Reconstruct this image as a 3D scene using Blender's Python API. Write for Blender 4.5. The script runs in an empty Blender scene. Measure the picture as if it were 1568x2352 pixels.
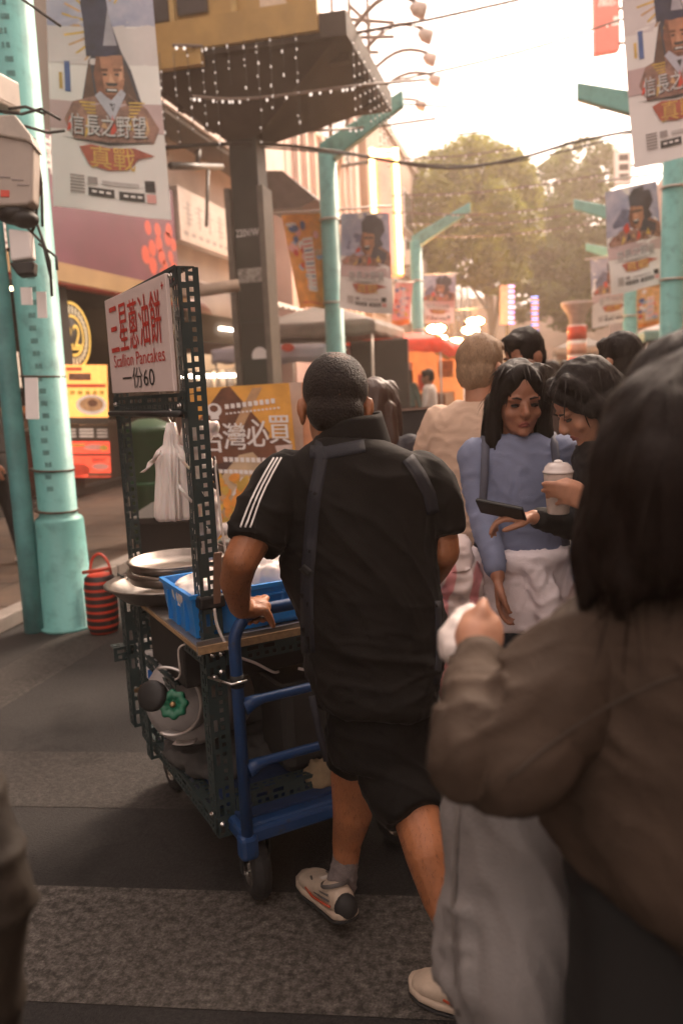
import bpy, bmesh, math, random
from math import sin, cos, pi, radians, atan2, sqrt, exp
from mathutils import Vector as V, Matrix, noise
random.seed(7)
S = bpy.context.scene
COL = S.collection

# ------------------------------------------------------------ camera, world, sun, exposure
F_PX, CX, CY, EYE = 1900.0, 784.0, 1176.0, 1.5      # photograph measured on a 1568 x 2352 grid
CAM_M = Matrix.Rotation(radians(13.9), 4, 'Z') @ Matrix.Rotation(radians(90-9.06), 4, 'X') @ Matrix.Rotation(radians(-2.6), 4, 'Z')
cam = bpy.data.cameras.new('camera')
camo = bpy.data.objects.new('camera', cam); COL.objects.link(camo)
camo.matrix_world = Matrix.Translation((0, 0, EYE)) @ CAM_M
cam.sensor_fit = 'VERTICAL'; cam.sensor_height = 36; cam.lens = F_PX/2352*36
cam.clip_start = 0.05; cam.clip_end = 800
cam.dof.use_dof = True; cam.dof.focus_distance = 2.15; cam.dof.aperture_fstop = 2.8
S.camera = camo
SUN_EL, SUN_AZ = radians(38), radians(24)           # azimuth measured from +Y (down the street) towards +X
w = bpy.data.worlds.new('World'); S.world = w; w.use_nodes = True
nt = w.node_tree; bg = nt.nodes['Background']
sky = nt.nodes.new('ShaderNodeTexSky'); sky.sky_type = 'NISHITA'; sky.sun_disc = False
sky.sun_elevation = SUN_EL; sky.sun_rotation = SUN_AZ; sky.air_density = 1.0; sky.dust_density = 7.0; sky.ozone_density = 0.6
hs = nt.nodes.new('ShaderNodeHueSaturation'); hs.inputs['Saturation'].default_value = 0.25
mx = nt.nodes.new('ShaderNodeMix'); mx.data_type = 'RGBA'; mx.blend_type = 'MULTIPLY'; mx.inputs[0].default_value = 1.0
mx.inputs[7].default_value = (1.0, 0.86, 0.75, 1)   # veiled evening overcast: warm white
nt.links.new(sky.outputs[0], hs.inputs['Color']); nt.links.new(hs.outputs[0], mx.inputs[6]); ov = nt.nodes.new('ShaderNodeMix'); ov.data_type = 'RGBA'; ov.inputs[0].default_value = 0.42; ov.inputs[7].default_value = (7.9, 6.2, 5.5, 1)   # thin even cloud over the clear sky
nt.links.new(mx.outputs[2], ov.inputs[6]); nt.links.new(ov.outputs[2], bg.inputs[0])
bg.inputs[1].default_value = 0.13
sun = bpy.data.lights.new('sun', 'SUN'); sun.energy = 1.7; sun.angle = radians(20); sun.color = (1.0, 0.76, 0.58)
so = bpy.data.objects.new('sun', sun); COL.objects.link(so)
sd = V((sin(SUN_AZ)*cos(SUN_EL), cos(SUN_AZ)*cos(SUN_EL), sin(SUN_EL)))
so.rotation_euler = sd.to_track_quat('Z', 'Y').to_euler(); so.location = (0, 0, 30)
S.view_settings.view_transform = 'Standard'; S.view_settings.look = 'None'; S.view_settings.gamma = 1
S.view_settings.exposure = 1.8
S.render.engine = 'CYCLES'; S.cycles.max_bounces = 6; S.cycles.transparent_max_bounces = 8

# ------------------------------------------------------------ measured pixel -> point in the place
def ray(x, y): return CAM_M.to_3x3() @ V(((x-CX)/F_PX, -(y-CY)/F_PX, -1))
CP = V((0, 0, EYE))
def D(x, y, d): return CP + ray(x, y)*d             # at a depth
def GZ(x, y, z=0.0):                                # on a level
    r = ray(x, y); return CP + r*((z-EYE)/r.z)
def FX(x, y, X): r = ray(x, y); return CP + r*(X/r.x)
def FY(x, y, Y): r = ray(x, y); return CP + r*(Y/r.y)
CR, CU, CF = CAM_M.to_3x3() @ V((1,0,0)), CAM_M.to_3x3() @ V((0,1,0)), CAM_M.to_3x3() @ V((0,0,-1))

# ------------------------------------------------------------ materials
MATS = {}
def mat(name, col, rough=0.6, var=0.15, scale=8.0, bump=0.0, bscale=None, metal=0.0, spec=0.5, emit=0.0, ecol=None, sss=0.0, alpha=1.0, stretch=None, trans=0.0, detail=6, col2=None, sheen=0.0, ramp=(0.35, 0.7)):
    if name in MATS: return MATS[name]
    m = bpy.data.materials.new(name); m.use_nodes = True; n = m.node_tree; P = n.nodes['Principled BSDF']
    c = (*col, 1)
    P.inputs['Roughness'].default_value = rough; P.inputs['Metallic'].default_value = metal
    P.inputs['Specular IOR Level'].default_value = spec
    if sheen: P.inputs['Sheen Weight'].default_value = sheen; P.inputs['Sheen Roughness'].default_value = 0.4
    tc = n.nodes.new('ShaderNodeTexCoord'); mp = n.nodes.new('ShaderNodeMapping')
    n.links.new(tc.outputs['Object'], mp.inputs[0])
    if stretch: mp.inputs['Scale'].default_value = stretch
    if var > 0 or col2:
        nz = n.nodes.new('ShaderNodeTexNoise'); nz.inputs['Scale'].default_value = scale; nz.inputs['Detail'].default_value = detail; nz.inputs['Roughness'].default_value = 0.6
        n.links.new(mp.outputs[0], nz.inputs['Vector'])
        r = n.nodes.new('ShaderNodeValToRGB'); r.color_ramp.elements[0].position = ramp[0]; r.color_ramp.elements[1].position = ramp[1]
        if col2: a, b = c, (*col2, 1)
        else: a = tuple(max(0, x*(1-var)) for x in col)+(1,); b = tuple(min(1, x*(1+var)) for x in col)+(1,)
        r.color_ramp.elements[0].color = a; r.color_ramp.elements[1].color = b
        n.links.new(nz.outputs['Fac'], r.inputs[0]); n.links.new(r.outputs[0], P.inputs['Base Color'])
        rr = n.nodes.new('ShaderNodeMapRange'); rr.inputs['To Min'].default_value = max(0.03, rough-0.1); rr.inputs['To Max'].default_value = min(1, rough+0.1)
        n.links.new(nz.outputs['Fac'], rr.inputs[0]); n.links.new(rr.outputs[0], P.inputs['Roughness'])
    else: P.inputs['Base Color'].default_value = c
    if bump:
        nb = n.nodes.new('ShaderNodeTexNoise'); nb.inputs['Scale'].default_value = bscale or scale*6; nb.inputs['Detail'].default_value = 4
        n.links.new(mp.outputs[0], nb.inputs['Vector'])
        bp = n.nodes.new('ShaderNodeBump'); bp.inputs['Strength'].default_value = bump; bp.inputs['Distance'].default_value = 0.01
        n.links.new(nb.outputs['Fac'], bp.inputs['Height']); n.links.new(bp.outputs[0], P.inputs['Normal'])
    if emit:
        P.inputs['Emission Color'].default_value = (*(ecol or col), 1); P.inputs['Emission Strength'].default_value = emit
    if sss:
        P.inputs['Subsurface Weight'].default_value = sss; P.inputs['Subsurface Radius'].default_value = (0.02, 0.008, 0.005); P.inputs['Subsurface Scale'].default_value = 0.4
    if trans: P.inputs['Transmission Weight'].default_value = trans
    if alpha < 1: P.inputs['Alpha'].default_value = alpha
    MATS[name] = m; return m

# ------------------------------------------------------------ mesh collector
class MB:
    def __init__(s): s.v = []; s.f = []; s.m = []; s.mats = []; s.sm = []
    def slot(s, m):
        if m not in s.mats: s.mats.append(m)
        return s.mats.index(m)
    def add(s, vs, fs, m=None, smooth=False):
        o = len(s.v); s.v += [V(p) for p in vs]; k = s.slot(m) if m else 0
        for f in fs: s.f.append([i+o for i in f]); s.m.append(k); s.sm.append(smooth)
        return s
    def box(s, c, d, m=None, R=None):
        hx, hy, hz = d[0]/2, d[1]/2, d[2]/2; c = V(c)
        ps = [V((x, y, z)) for z in (-hz, hz) for y in (-hy, hy) for x in (-hx, hx)]
        if R is not None: ps = [R @ p for p in ps]
        return s.add([c+p for p in ps], [(0,2,3,1),(4,5,7,6),(0,1,5,4),(2,6,7,3),(0,4,6,2),(1,3,7,5)], m)
    def hexa(s, a, b, m=None):      # two quads (lists of four points) joined
        return s.add(list(a)+list(b), [(3,2,1,0),(4,5,6,7),(0,1,5,4),(1,2,6,5),(2,3,7,6),(3,0,4,7)], m)
    def prism(s, pts, off, m=None): # outline extruded by a vector
        n = len(pts); off = V(off)
        return s.add(list(pts)+[V(p)+off for p in pts], [tuple(range(n-1,-1,-1)), tuple(range(n, 2*n))]+[(i, (i+1)%n, n+(i+1)%n, n+i) for i in range(n)], m)
    def rings(s, rings, m=None, cap=True, closed=True, smooth=True):
        n = len(rings[0]); fs = []; vs = [p for r in rings for p in r]
        for k in range(len(rings)-1):
            for i in range(n if closed else n-1): j = (i+1)%n; fs.append((k*n+i, k*n+j, (k+1)*n+j, (k+1)*n+i))
        if cap and closed: fs.append(tuple(range(n-1,-1,-1))); fs.append(tuple(range((len(rings)-1)*n, len(rings)*n)))
        return s.add(vs, fs, m, smooth)
    def tube(s, pts, r, m=None, n=8, cap=True):
        pts = [V(p) for p in pts]; rs = r if isinstance(r, (list, tuple)) else [r]*len(pts)
        t0 = (pts[1]-pts[0]).normalized(); u = t0.orthogonal().normalized(); R = []
        for i, p in enumerate(pts):
            t = ((pts[min(i+1, len(pts)-1)]-pts[i]).normalized()+(pts[i]-pts[max(i-1, 0)]).normalized())
            if t.length < 1e-6: t = t0
            t.normalize(); u = (u-t*u.dot(t)).normalized(); b = t.cross(u)
            R.append([p+(u*cos(2*pi*k/n)+b*sin(2*pi*k/n))*rs[i] for k in range(n)])
        return s.rings(R, m, cap)
    def lathe(s, o, axis, prof, m=None, n=24, cap=True):   # prof = (distance along axis, radius)
        o = V(o); a = V(axis).normalized(); u = a.orthogonal().normalized(); b = a.cross(u)
        return s.rings([[o+a*h+(u*cos(2*pi*k/n)+b*sin(2*pi*k/n))*max(r, 1e-4) for k in range(n)] for h, r in prof], m, cap)
    def ell(s, c, r, m=None, R=None, n=16, k=10):
        c = V(c); rg = []
        for i in range(k+1):
            th = pi*i/k; th = min(max(th, 0.02), pi-0.02)
            rg.append([V((r[0]*sin(th)*cos(2*pi*j/n), r[1]*sin(th)*sin(2*pi*j/n), -r[2]*cos(th))) for j in range(n)])
        return s.rings([[c+(R @ p if R is not None else p) for p in q] for q in rg], m)
    def sheet(s, fn, nu, nv, m=None, smooth=True):
        vs = [fn(i/nu, j/nv) for j in range(nv+1) for i in range(nu+1)]
        return s.add(vs, [(j*(nu+1)+i, j*(nu+1)+i+1, (j+1)*(nu+1)+i+1, (j+1)*(nu+1)+i) for j in range(nv) for i in range(nu)], m, smooth)
    def build(s, name, m=None, parent=None, bevel=0.0, solid=0.0):
        me = bpy.data.meshes.new(name)
        me.from_pydata(s.v, [], s.f)
        ml = s.mats if s.mats else [m]
        for q in ml: me.materials.append(q)
        for p, k, q in zip(me.polygons, s.m, s.sm): p.material_index = k; p.use_smooth = q
        o = bpy.data.objects.new(name, me); COL.objects.link(o)
        if bevel or solid:
            if solid: md = o.modifiers.new('s', 'SOLIDIFY'); md.thickness = solid; md.offset = 0
            if bevel: md = o.modifiers.new('b', 'BEVEL'); md.width = bevel; md.segments = 2; md.limit_method = 'ANGLE'
            bake(o)
        if parent: o.parent = parent
        return o
def bake(o):
    dg = bpy.context.evaluated_depsgraph_get(); dg.update()
    me = bpy.data.meshes.new_from_object(o.evaluated_get(dg)); old = o.data; o.modifiers.clear(); o.data = me
    bpy.data.meshes.remove(old); me.name = o.name
def tag(o, label=None, cat=None, group=None, kind=None):
    if label: o['label'] = label
    if cat: o['category'] = cat
    if group: o['group'] = group
    if kind: o['kind'] = kind
    return o
ROOTS = []
def thing(name, label, cat, group=None):            # an Empty that parents its parts; settle() moves it to the thing's base
    o = bpy.data.objects.new(name, None); o.empty_display_size = 0.1; COL.objects.link(o); tag(o, label, cat, group); ROOTS.append(o); return o
def solo(mb, name, m, label, cat, group=None, **k):
    o = mb.build(name, m, None, **k); tag(o, label, cat, group); ROOTS.append(o); return o
def struct(mb, name, m, **k):
    o = mb.build(name, m, None, **k); o['kind'] = 'structure'; return o
def desc(o):
    r = []
    for c in o.children: r.append(c); r += desc(c)
    return r
def settle(o):                                      # origin to the base of the thing
    ms = [x for x in [o]+desc(o) if x.type == 'MESH' and len(x.data.vertices)]
    if not ms: return
    bb = [v.co for x in ms for v in x.data.vertices]
    b = V(((min(p.x for p in bb)+max(p.x for p in bb))/2, (min(p.y for p in bb)+max(p.y for p in bb))/2, min(p.z for p in bb)))
    for x in ms: x.data.transform(Matrix.Translation(-b))
    o.location = b
def dup(o, parent=None):
    c = o.copy(); COL.objects.link(c)
    if parent: c.parent = parent
    for ch in list(o.children): dup(ch, c)
    return c

# ------------------------------------------------------------ smooth bodies and cloth: closed volumes fused into one surface
def blob(name, mb, m, parent=None, voxel=0.008, smooth=6, disp=None, dec=0):
    o = mb.build(name, m, None); o.data.materials.clear(); o.data.materials.append(m)
    md = o.modifiers.new('r', 'REMESH'); md.mode = 'VOXEL'; md.voxel_size = voxel
    if smooth: md = o.modifiers.new('s', 'SMOOTH'); md.iterations = smooth; md.factor = 0.5
    bake(o)
    if disp:
        me = o.data; ns = [v.normal.copy() for v in me.vertices]
        for v, nn in zip(me.vertices, ns):
            d = disp(v.co, nn)
            v.co += d if isinstance(d, V) else nn*d
        me.update()
    if dec: md = o.modifiers.new('d', 'DECIMATE'); md.ratio = dec; bake(o)
    for p in o.data.polygons: p.use_smooth = True
    if not o.data.materials: o.data.materials.append(m)
    if parent: o.parent = parent
    return o
def limb(mb, pts, rs, n=14):                        # tapered limb with round ends through the joints
    pts = [V(p) for p in pts]
    for i in range(len(pts)-1):
        k = 5; mb.tube([pts[i].lerp(pts[i+1], j/k) for j in range(k+1)], [rs[i]+(rs[i+1]-rs[i])*j/k for j in range(k+1)], n=n)
    for p, r in zip(pts, rs): mb.ell(p, (r, r, r), n=12, k=8)
def loft(mb, secs, n=28, p=2.4):                    # secs: (centre, side vector, front vector) superellipse sections
    R = []
    for c, a, b in secs:
        c, a, b = V(c), V(a), V(b); r = []
        for k in range(n):
            t = 2*pi*k/n; ct, st = cos(t), sin(t)
            r.append(c+a*(abs(ct)**(2/p)*(1 if ct > 0 else -1))+b*(abs(st)**(2/p)*(1 if st > 0 else -1)))
        R.append(r)
    mb.rings(R)
def fbm(p, s, o=3):
    return noise.fractal(V(p)*s, 1.0, 2.0, o)
def frame(z, y):                                    # rotation with local +Y = y (front), +Z about z
    y = V(y).normalized(); x = y.cross(V(z)).normalized(); z = x.cross(y); return Matrix((x, y, z)).transposed()

# ------------------------------------------------------------ writing and flat prints, laid on a surface given by a function (u, v) -> point
_tc = {}
def glyphs(body):
    if body not in _tc:
        c = bpy.data.curves.new('t', 'FONT'); c.body = body; c.resolution_u = 3
        o = bpy.data.objects.new('t', c); COL.objects.link(o)
        dg = bpy.context.evaluated_depsgraph_get(); dg.update()
        me = o.evaluated_get(dg).to_mesh(); vs = [(v.co.x, v.co.y) for v in me.vertices]; fs = [tuple(p.vertices) for p in me.polygons]
        o.evaluated_get(dg).to_mesh_clear(); bpy.data.objects.remove(o); bpy.data.curves.remove(c)
        x0, x1 = min(p[0] for p in vs), max(p[0] for p in vs); y0, y1 = min(p[1] for p in vs), max(p[1] for p in vs)
        _tc[body] = ([((x-x0)/(x1-x0), (y-y0)/(y1-y0)) for x, y in vs], fs)
    return _tc[body]
class Panel:                                        # a thin printed sheet; v runs from the bottom (0) to the top (1)
    def __init__(s, tl, tr, br, bl, wave=None, thick=0.004):
        s.c = [V(tl), V(tr), V(br), V(bl)]; s.n = (s.c[1]-s.c[0]).cross(s.c[3]-s.c[0]).normalized()
        if s.n.dot(CP-s.c[0]) < 0: s.n = -s.n
        s.wave = wave; s.t = thick; s.p = MB(); s.lv = 0
    def at(s, u, v, off=0.0):
        p = s.c[3].lerp(s.c[2], u).lerp(s.c[0].lerp(s.c[1], u), v)
        if s.wave: off += s.wave(u, v)
        return p+s.n*off
    def body(s, name, m, parent=None, nu=14, nv=20):
        mb = MB(); t = s.t
        f = lambda k: (lambda u, v: s.at(u, v, k))
        mb.sheet(f(0), nu, nv); mb.sheet(f(-t), nu, nv)
        q = [s.at(0,0), s.at(1,0), s.at(1,1), s.at(0,1)]
        for a, b in (((0,0),(1,0)), ((1,0),(1,1)), ((1,1),(0,1)), ((0,1),(0,0))):
            for i in range(14):
                u0, u1 = i/14, (i+1)/14; P = lambda t_, o_: s.at(a[0]+(b[0]-a[0])*t_, a[1]+(b[1]-a[1])*t_, o_)
                mb.add([P(u0, 0), P(u1, 0), P(u1, -t), P(u0, -t)], [(0,1,2,3)])
        return mb.build(name, m, parent)
    def _o(s, l): return 0.0015+0.0012*l
    def poly(s, pts, m, l=0):
        n = len(pts); cu, cv = sum(p[0] for p in pts)/n, sum(p[1] for p in pts)/n
        if not s.wave: s.p.add([s.at(u, v, s._o(l)) for u, v in pts], [tuple(range(n))], m); return
        q = []                                      # subdivide towards the centre so that the print follows the cloth
        for i in range(n):
            a, b = pts[i], pts[(i+1)%n]; k = 4
            for j in range(k): q.append((a[0]+(b[0]-a[0])*j/k, a[1]+(b[1]-a[1])*j/k))
        N = len(q); vs = []
        for t in (1, 0.66, 0.33): vs += [s.at(cu+(u-cu)*t, cv+(v-cv)*t, s._o(l)) for u, v in q]
        vs.append(s.at(cu, cv, s._o(l)))
        fs = [(k*N+i, k*N+(i+1)%N, (k+1)*N+(i+1)%N, (k+1)*N+i) for k in (0, 1) for i in range(N)]+[(2*N+i, 2*N+(i+1)%N, 3*N) for i in range(N)]
        s.p.add(vs, fs, m)
    def rect(s, u0, v0, u1, v1, m, l=0): s.poly([(u0, v0), (u1, v0), (u1, v1), (u0, v1)], m, l)
    def ell(s, u, v, a, b, m, l=0, n=20, rot=0.0):
        s.poly([(u+a*cos(2*pi*k/n)*cos(rot)-b*sin(2*pi*k/n)*sin(rot), v+a*cos(2*pi*k/n)*sin(rot)+b*sin(2*pi*k/n)*cos(rot)) for k in range(n)], m, l)
    def text(s, body, u0, v0, u1, v1, m, l=0):
        vs, fs = glyphs(body); s.p.add([s.at(u0+(u1-u0)*x, v0+(v1-v0)*y, s._o(l)) for x, y in vs], fs, m)
    def flush(s, name, parent): o = s.p.build(name, None, parent); s.p = MB(); return o
    def prints(s, name='print', parent=None): return s.p.build(name, None, parent)

# ============================================================ MATERIALS
def ground_mat(name, lo, hi, spec_scale, worn=None):
    """asphalt: fine stone speckle, broad worn patches, dark stains and a few cracks"""
    m = bpy.data.materials.new(name); m.use_nodes = True; n = m.node_tree; P = n.nodes['Principled BSDF']; lk = n.links.new
    tc = n.nodes.new('ShaderNodeTexCoord')
    def nz(s, d=6, r=.6): q = n.nodes.new('ShaderNodeTexNoise'); q.inputs['Scale'].default_value = s; q.inputs['Detail'].default_value = d; q.inputs['Roughness'].default_value = r; lk(tc.outputs['Object'], q.inputs['Vector']); return q
    def rp(src, a, b, ca, cb): q = n.nodes.new('ShaderNodeValToRGB'); e = q.color_ramp.elements; e[0].position = a; e[1].position = b; e[0].color = (*ca,1); e[1].color = (*cb,1); lk(src, q.inputs[0]); return q
    def mixc(a, b, f=None, bt='MULTIPLY', fv=1.0):
        q = n.nodes.new('ShaderNodeMix'); q.data_type = 'RGBA'; q.blend_type = bt; q.inputs[0].default_value = fv; lk(a, q.inputs[6]); lk(b, q.inputs[7])
        if f: lk(f, q.inputs[0])
        return q.outputs[2]
    base = rp(nz(spec_scale, 8, .75).outputs['Fac'], .34, .72, lo, hi).outputs[0]
    big = rp(nz(.7, 5, .65).outputs['Fac'], .35, .68, (.62,.60,.58), (1.15,1.12,1.08)).outputs[0]
    stain = rp(nz(2.6, 3, .5).outputs['Fac'], .30, .42, (.55,.54,.53), (1,1,1)).outputs[0]
    vo = n.nodes.new('ShaderNodeTexVoronoi'); vo.feature = 'DISTANCE_TO_EDGE'; vo.inputs['Scale'].default_value = .55
    wn = nz(3, 4); mv = n.nodes.new('ShaderNodeVectorMath'); mv.operation = 'MULTIPLY_ADD'; lk(wn.outputs['Color'], mv.inputs[0]); mv.inputs[1].default_value = (.5,.5,.5); lk(tc.outputs['Object'], mv.inputs[2]); lk(mv.outputs[0], vo.inputs['Vector'])
    crack = rp(vo.outputs['Distance'], .002, .007, (.72,.72,.72), (1,1,1)).outputs[0]
    v2 = n.nodes.new('ShaderNodeTexVoronoi'); v2.inputs['Scale'].default_value = 7.0; lk(tc.outputs['Object'], v2.inputs['Vector']); gum = rp(v2.outputs['Distance'], .05, .075, (.72,.72,.72), (1,1,1)).outputs[0]
    c = mixc(mixc(mixc(mixc(base, big), stain), crack), gum)
    if worn:                                            # paint left between the worn spots
        pm = rp(nz(38, 9, .72).outputs['Fac'], worn[0], worn[1], (0,0,0), (1,1,1)); pc = rp(nz(120, 4, .7).outputs['Fac'], .3, .7, worn[2], worn[3]).outputs[0]
        c = mixc(c, pc, pm.outputs[0], 'MIX')
    lk(c, P.inputs['Base Color']); P.inputs['Roughness'].default_value = .82; P.inputs['Specular IOR Level'].default_value = .35
    b = n.nodes.new('ShaderNodeBump'); b.inputs['Strength'].default_value = .6; b.inputs['Distance'].default_value = .008; lk(nz(150, 4).outputs['Fac'], b.inputs['Height']); lk(b.outputs[0], P.inputs['Normal'])
    return m
asphalt = ground_mat('asphalt', (.015,.0145,.0145), (.048,.0455,.044), 80)
paint_worn = ground_mat('worn_road_paint', (.022,.020,.018), (.075,.068,.060), 90, (.40,.60,(.045,.041,.037),(.19,.17,.15)))
paint_faint = ground_mat('faded_paint_and_lit_band', (.020,.0185,.0175), (.06,.055,.051), 100, (.44,.80,(.045,.040,.036),(.11,.097,.086)))
paver = mat('pavement_stone', (0.045,0.03,0.021), 0.75, scale=4, bump=0.3, bscale=60, col2=(0.10,0.062,0.04))
kerb_m = mat('kerb_stone', (0.22,0.19,0.17), 0.8, scale=10, bump=0.3)
teal = mat('teal_paint', (0.145,0.42,0.40), 0.5, scale=7, bump=0.15, bscale=40, col2=(.085,.25,.24), ramp=(.50,.72), detail=9)
dark = mat('black_painted_metal', (0.018,0.018,0.018), 0.5, var=0.3)
blackplast = mat('black_rubber', (0.012,0.012,0.012), 0.6)
steel = mat('brushed_steel', (0.55,0.53,0.50), 0.3, metal=1.0, var=0.15, scale=20)
chrome = mat('chrome', (0.75,0.73,0.7), 0.15, metal=1.0, var=0.05)
galv = mat('galvanised_pipe', (0.6,0.55,0.5), 0.4, metal=0.6, var=0.1)
white_p = mat('white_print', (0.78,0.74,0.72), 0.55, var=0.04, scale=3)
beige = mat('beige_enamel', (0.40,0.34,0.295), 0.5, var=0.1, scale=4)
purple = mat('purple_signboard', (0.13,0.022,0.058), 0.45, var=0.18, scale=1.2)
cream = mat('cream_signboard', (0.42,0.26,0.11), 0.5, var=0.1, scale=2)
yellow_m = mat('mustard_paint', (0.40,0.25,0.075), 0.55, var=0.15, scale=3)
col_m = mat('olive_black_paint', (0.026,0.028,0.022), 0.5, var=0.3, scale=3, bump=0.1)
colg = mat('dark_green_wrap', (0.02,0.032,0.025), 0.45, var=0.3, scale=3)
flange_m = mat('grey_painted_steel', (0.13,0.115,0.095), 0.5, var=0.2)
soffit_m = mat('brown_soffit', (0.055,0.042,0.034), 0.8, var=0.3, scale=2)
wallw = mat('white_tiled_wall', (0.66,0.56,0.50), 0.7, var=0.12, scale=2.0, bump=0.2, bscale=25)
wallp = mat('pale_pink_wall', (0.62,0.47,0.42), 0.8, var=0.12, scale=0.8, bump=0.2, bscale=12)
wallb = mat('brown_wall', (0.07,0.05,0.04), 0.8, var=0.3, scale=1)
wallt = mat('tan_wall', (0.38,0.28,0.22), 0.8, var=0.2, scale=0.7)
wallg = mat('grey_wall', (0.36,0.30,0.27), 0.8, var=0.2, scale=0.8)
glass = mat('dark_window_glass', (0.05,0.05,0.055), 0.12, var=0.1)
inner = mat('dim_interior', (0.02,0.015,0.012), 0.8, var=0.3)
lampw = mat('lit_warm_lamp', (1,0.8,0.5), 0.4, var=0, emit=14, ecol=(1,0.62,0.28))
tubew = mat('lit_tube', (1,0.95,0.9), 0.4, var=0, emit=5, ecol=(1,0.82,0.66))
bulbs = mat('lit_bulb', (1,0.8,0.4), 0.4, var=0, emit=5, ecol=(1,0.68,0.25))
orange = mat('orange_print', (0.75,0.30,0.05), 0.45, var=0.25, scale=6)
redp = mat('red_print', (0.62,0.06,0.03), 0.45, var=0.15, scale=6)
pinkp = mat('pink_print', (0.75,0.35,0.32), 0.5, var=0.1)
bluep = mat('blue_grey_print', (0.26,0.28,0.42), 0.5, var=0.3, scale=4, col2=(0.55,0.52,0.60))
bluet = mat('blue_ink', (0.06,0.12,0.32), 0.5, var=0.2)
ink = mat('black_ink', (0.03,0.027,0.025), 0.5, var=0.2)
inkg = mat('grey_ink', (0.30,0.26,0.25), 0.5, var=0.1)
gold = mat('gold_ink', (0.62,0.40,0.08), 0.4, var=0.25, scale=12)
brownp = mat('brown_print', (0.16,0.06,0.03), 0.5, var=0.4, scale=7)
tanp = mat('tan_print', (0.55,0.33,0.17), 0.5, var=0.3, scale=8)
skinp = mat('printed_skin', (0.42,0.19,0.11), 0.5, var=0.3, scale=9)
darkp = mat('printed_dark_cloth', (0.045,0.045,0.06), 0.5, var=0.4, scale=6)
armour = mat('printed_armour', (0.30,0.16,0.12), 0.5, var=0.5, scale=14)
tarp = mat('grey_tarpaulin', (0.17,0.145,0.13), 0.7, var=0.25, scale=3)
wire_m = mat('cable_sheath', (0.03,0.027,0.025), 0.6, var=0)
wirel = mat('string_light_wire', (0.16,0.115,0.09), 0.5, var=0)
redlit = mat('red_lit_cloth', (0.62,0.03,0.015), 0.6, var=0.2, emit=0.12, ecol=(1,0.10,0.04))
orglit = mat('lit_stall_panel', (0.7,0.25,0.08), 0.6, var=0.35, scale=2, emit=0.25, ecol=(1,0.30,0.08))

# ============================================================ SETTING
gb = MB(); gb.sheet(lambda u, v: V((-150+300*u, -60+360*v, 0)), 30, 30); struct(gb, 'road', asphalt)
ang = radians(7); a7 = V((cos(ang), sin(ang), 0)); n7 = V((-sin(ang), cos(ang), 0))
def stripe(p, wid, s0, s1, z):
    p = V(p); return [p+a7*s0+V((0,0,z)), p+a7*s1+V((0,0,z)), p+a7*s1+n7*wid+V((0,0,z)), p+a7*s0+n7*wid+V((0,0,z))]
def slab(mb, q):
    c = sum(q, V((0,0,0)))/4; mb.hexa([V((p.x+(.03 if p.x > c.x else -.03), p.y+(.03 if p.y > c.y else -.03), -.003)) for p in q], q)
zb = MB(); slab(zb, stripe((-1.0,1.634,0), 0.47, -1.9, 2.6, .002)); slab(zb, stripe((-1.0,0.72,0), 0.47, -1.9, 2.6, .002))
struct(zb, 'crosswalk', paint_worn)
zb = MB(); slab(zb, stripe((-1.0,2.58,0), 0.45, -1.5, 2.6, .002))  # paler strip painted in for the brighter ground outside the cart's shadow
slab(zb, [V((-2.92,3.2,.004)), V((-2.58,3.2,.004)), V((-2.58,60,.004)), V((-2.92,60,.004))])
struct(zb, 'road_marking_and_lit_band', paint_faint)
pv = MB()
for i in range(28):                                    # pavement of stone slabs with open joints
    for j in range(7):
        x0 = -3.5-0.4*(j+1); y0 = 1.0+i*0.62
        pv.box((x0+0.2, y0+0.31, 0.045), (0.392, 0.612, 0.09+0.006*random.random()))
pv.box((-4.9, 40, 0.04), (2.8, 43, 0.08)); struct(pv, 'pavement', paver)
kb = MB()
for i in range(60): kb.box((-3.43, 1.0+i*0.9, 0.05), (0.14, 0.89, 0.10))
struct(kb, 'kerb', kerb_m, bevel=0.01)
pv = MB(); pv.box((3.4, 30, 0.05), (2.0, 70, 0.10)); struct(pv, 'pavement_right', paver)

# ============================================================ LEFT: PURPLE SHOP
sh = thing('shop_building', 'dark brown shop building with a purple and cream fascia over its open front', 'building')
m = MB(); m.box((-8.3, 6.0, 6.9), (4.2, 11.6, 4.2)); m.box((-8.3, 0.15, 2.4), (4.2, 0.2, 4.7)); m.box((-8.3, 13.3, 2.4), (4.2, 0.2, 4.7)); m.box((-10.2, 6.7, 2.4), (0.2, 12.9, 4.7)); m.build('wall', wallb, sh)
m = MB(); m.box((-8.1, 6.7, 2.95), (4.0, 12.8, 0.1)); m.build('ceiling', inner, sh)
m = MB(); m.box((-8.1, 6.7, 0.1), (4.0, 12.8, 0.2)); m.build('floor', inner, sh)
fp = Panel((-6.0,1.0,4.75), (-6.0,13.5,4.75), (-6.0,13.5,3.12), (-6.0,1.0,3.12), thick=0.25); f = fp.body('fascia', purple, sh, 2, 2)
random.seed(3)
for px, py in ((340,523),(365,560),(385,548),(350,570),(372,590),(392,590),(380,612),(335,585),(398,562),(362,528),(400,622),(375,632),(352,610),(388,530)):
    p = FX(px, py, -6.0); u = (p.y-1)/12.5; v = (p.z-3.12)/1.63; r = random.uniform(.10,.15)
    fp.ell(u, v, r/12.5, r/1.63, redp, 0, 12)
for k, (px, py, s) in enumerate(((8,565,.55),(6,520,.3),(118,370,.5),(120,345,.3))):   # ends of the white lettering beside the banner
    p = FX(px, py, -6.0); u = (p.y-1)/12.5; v = (p.z-3.12)/1.63
    for j in range(3): fp.rect(u-.012, v+.05*j-.06, u+.012, v+.05*j-.03, white_p, 1)
    fp.rect(u-.003, v-.1, u+.003, v+.1, white_p, 2)
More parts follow.
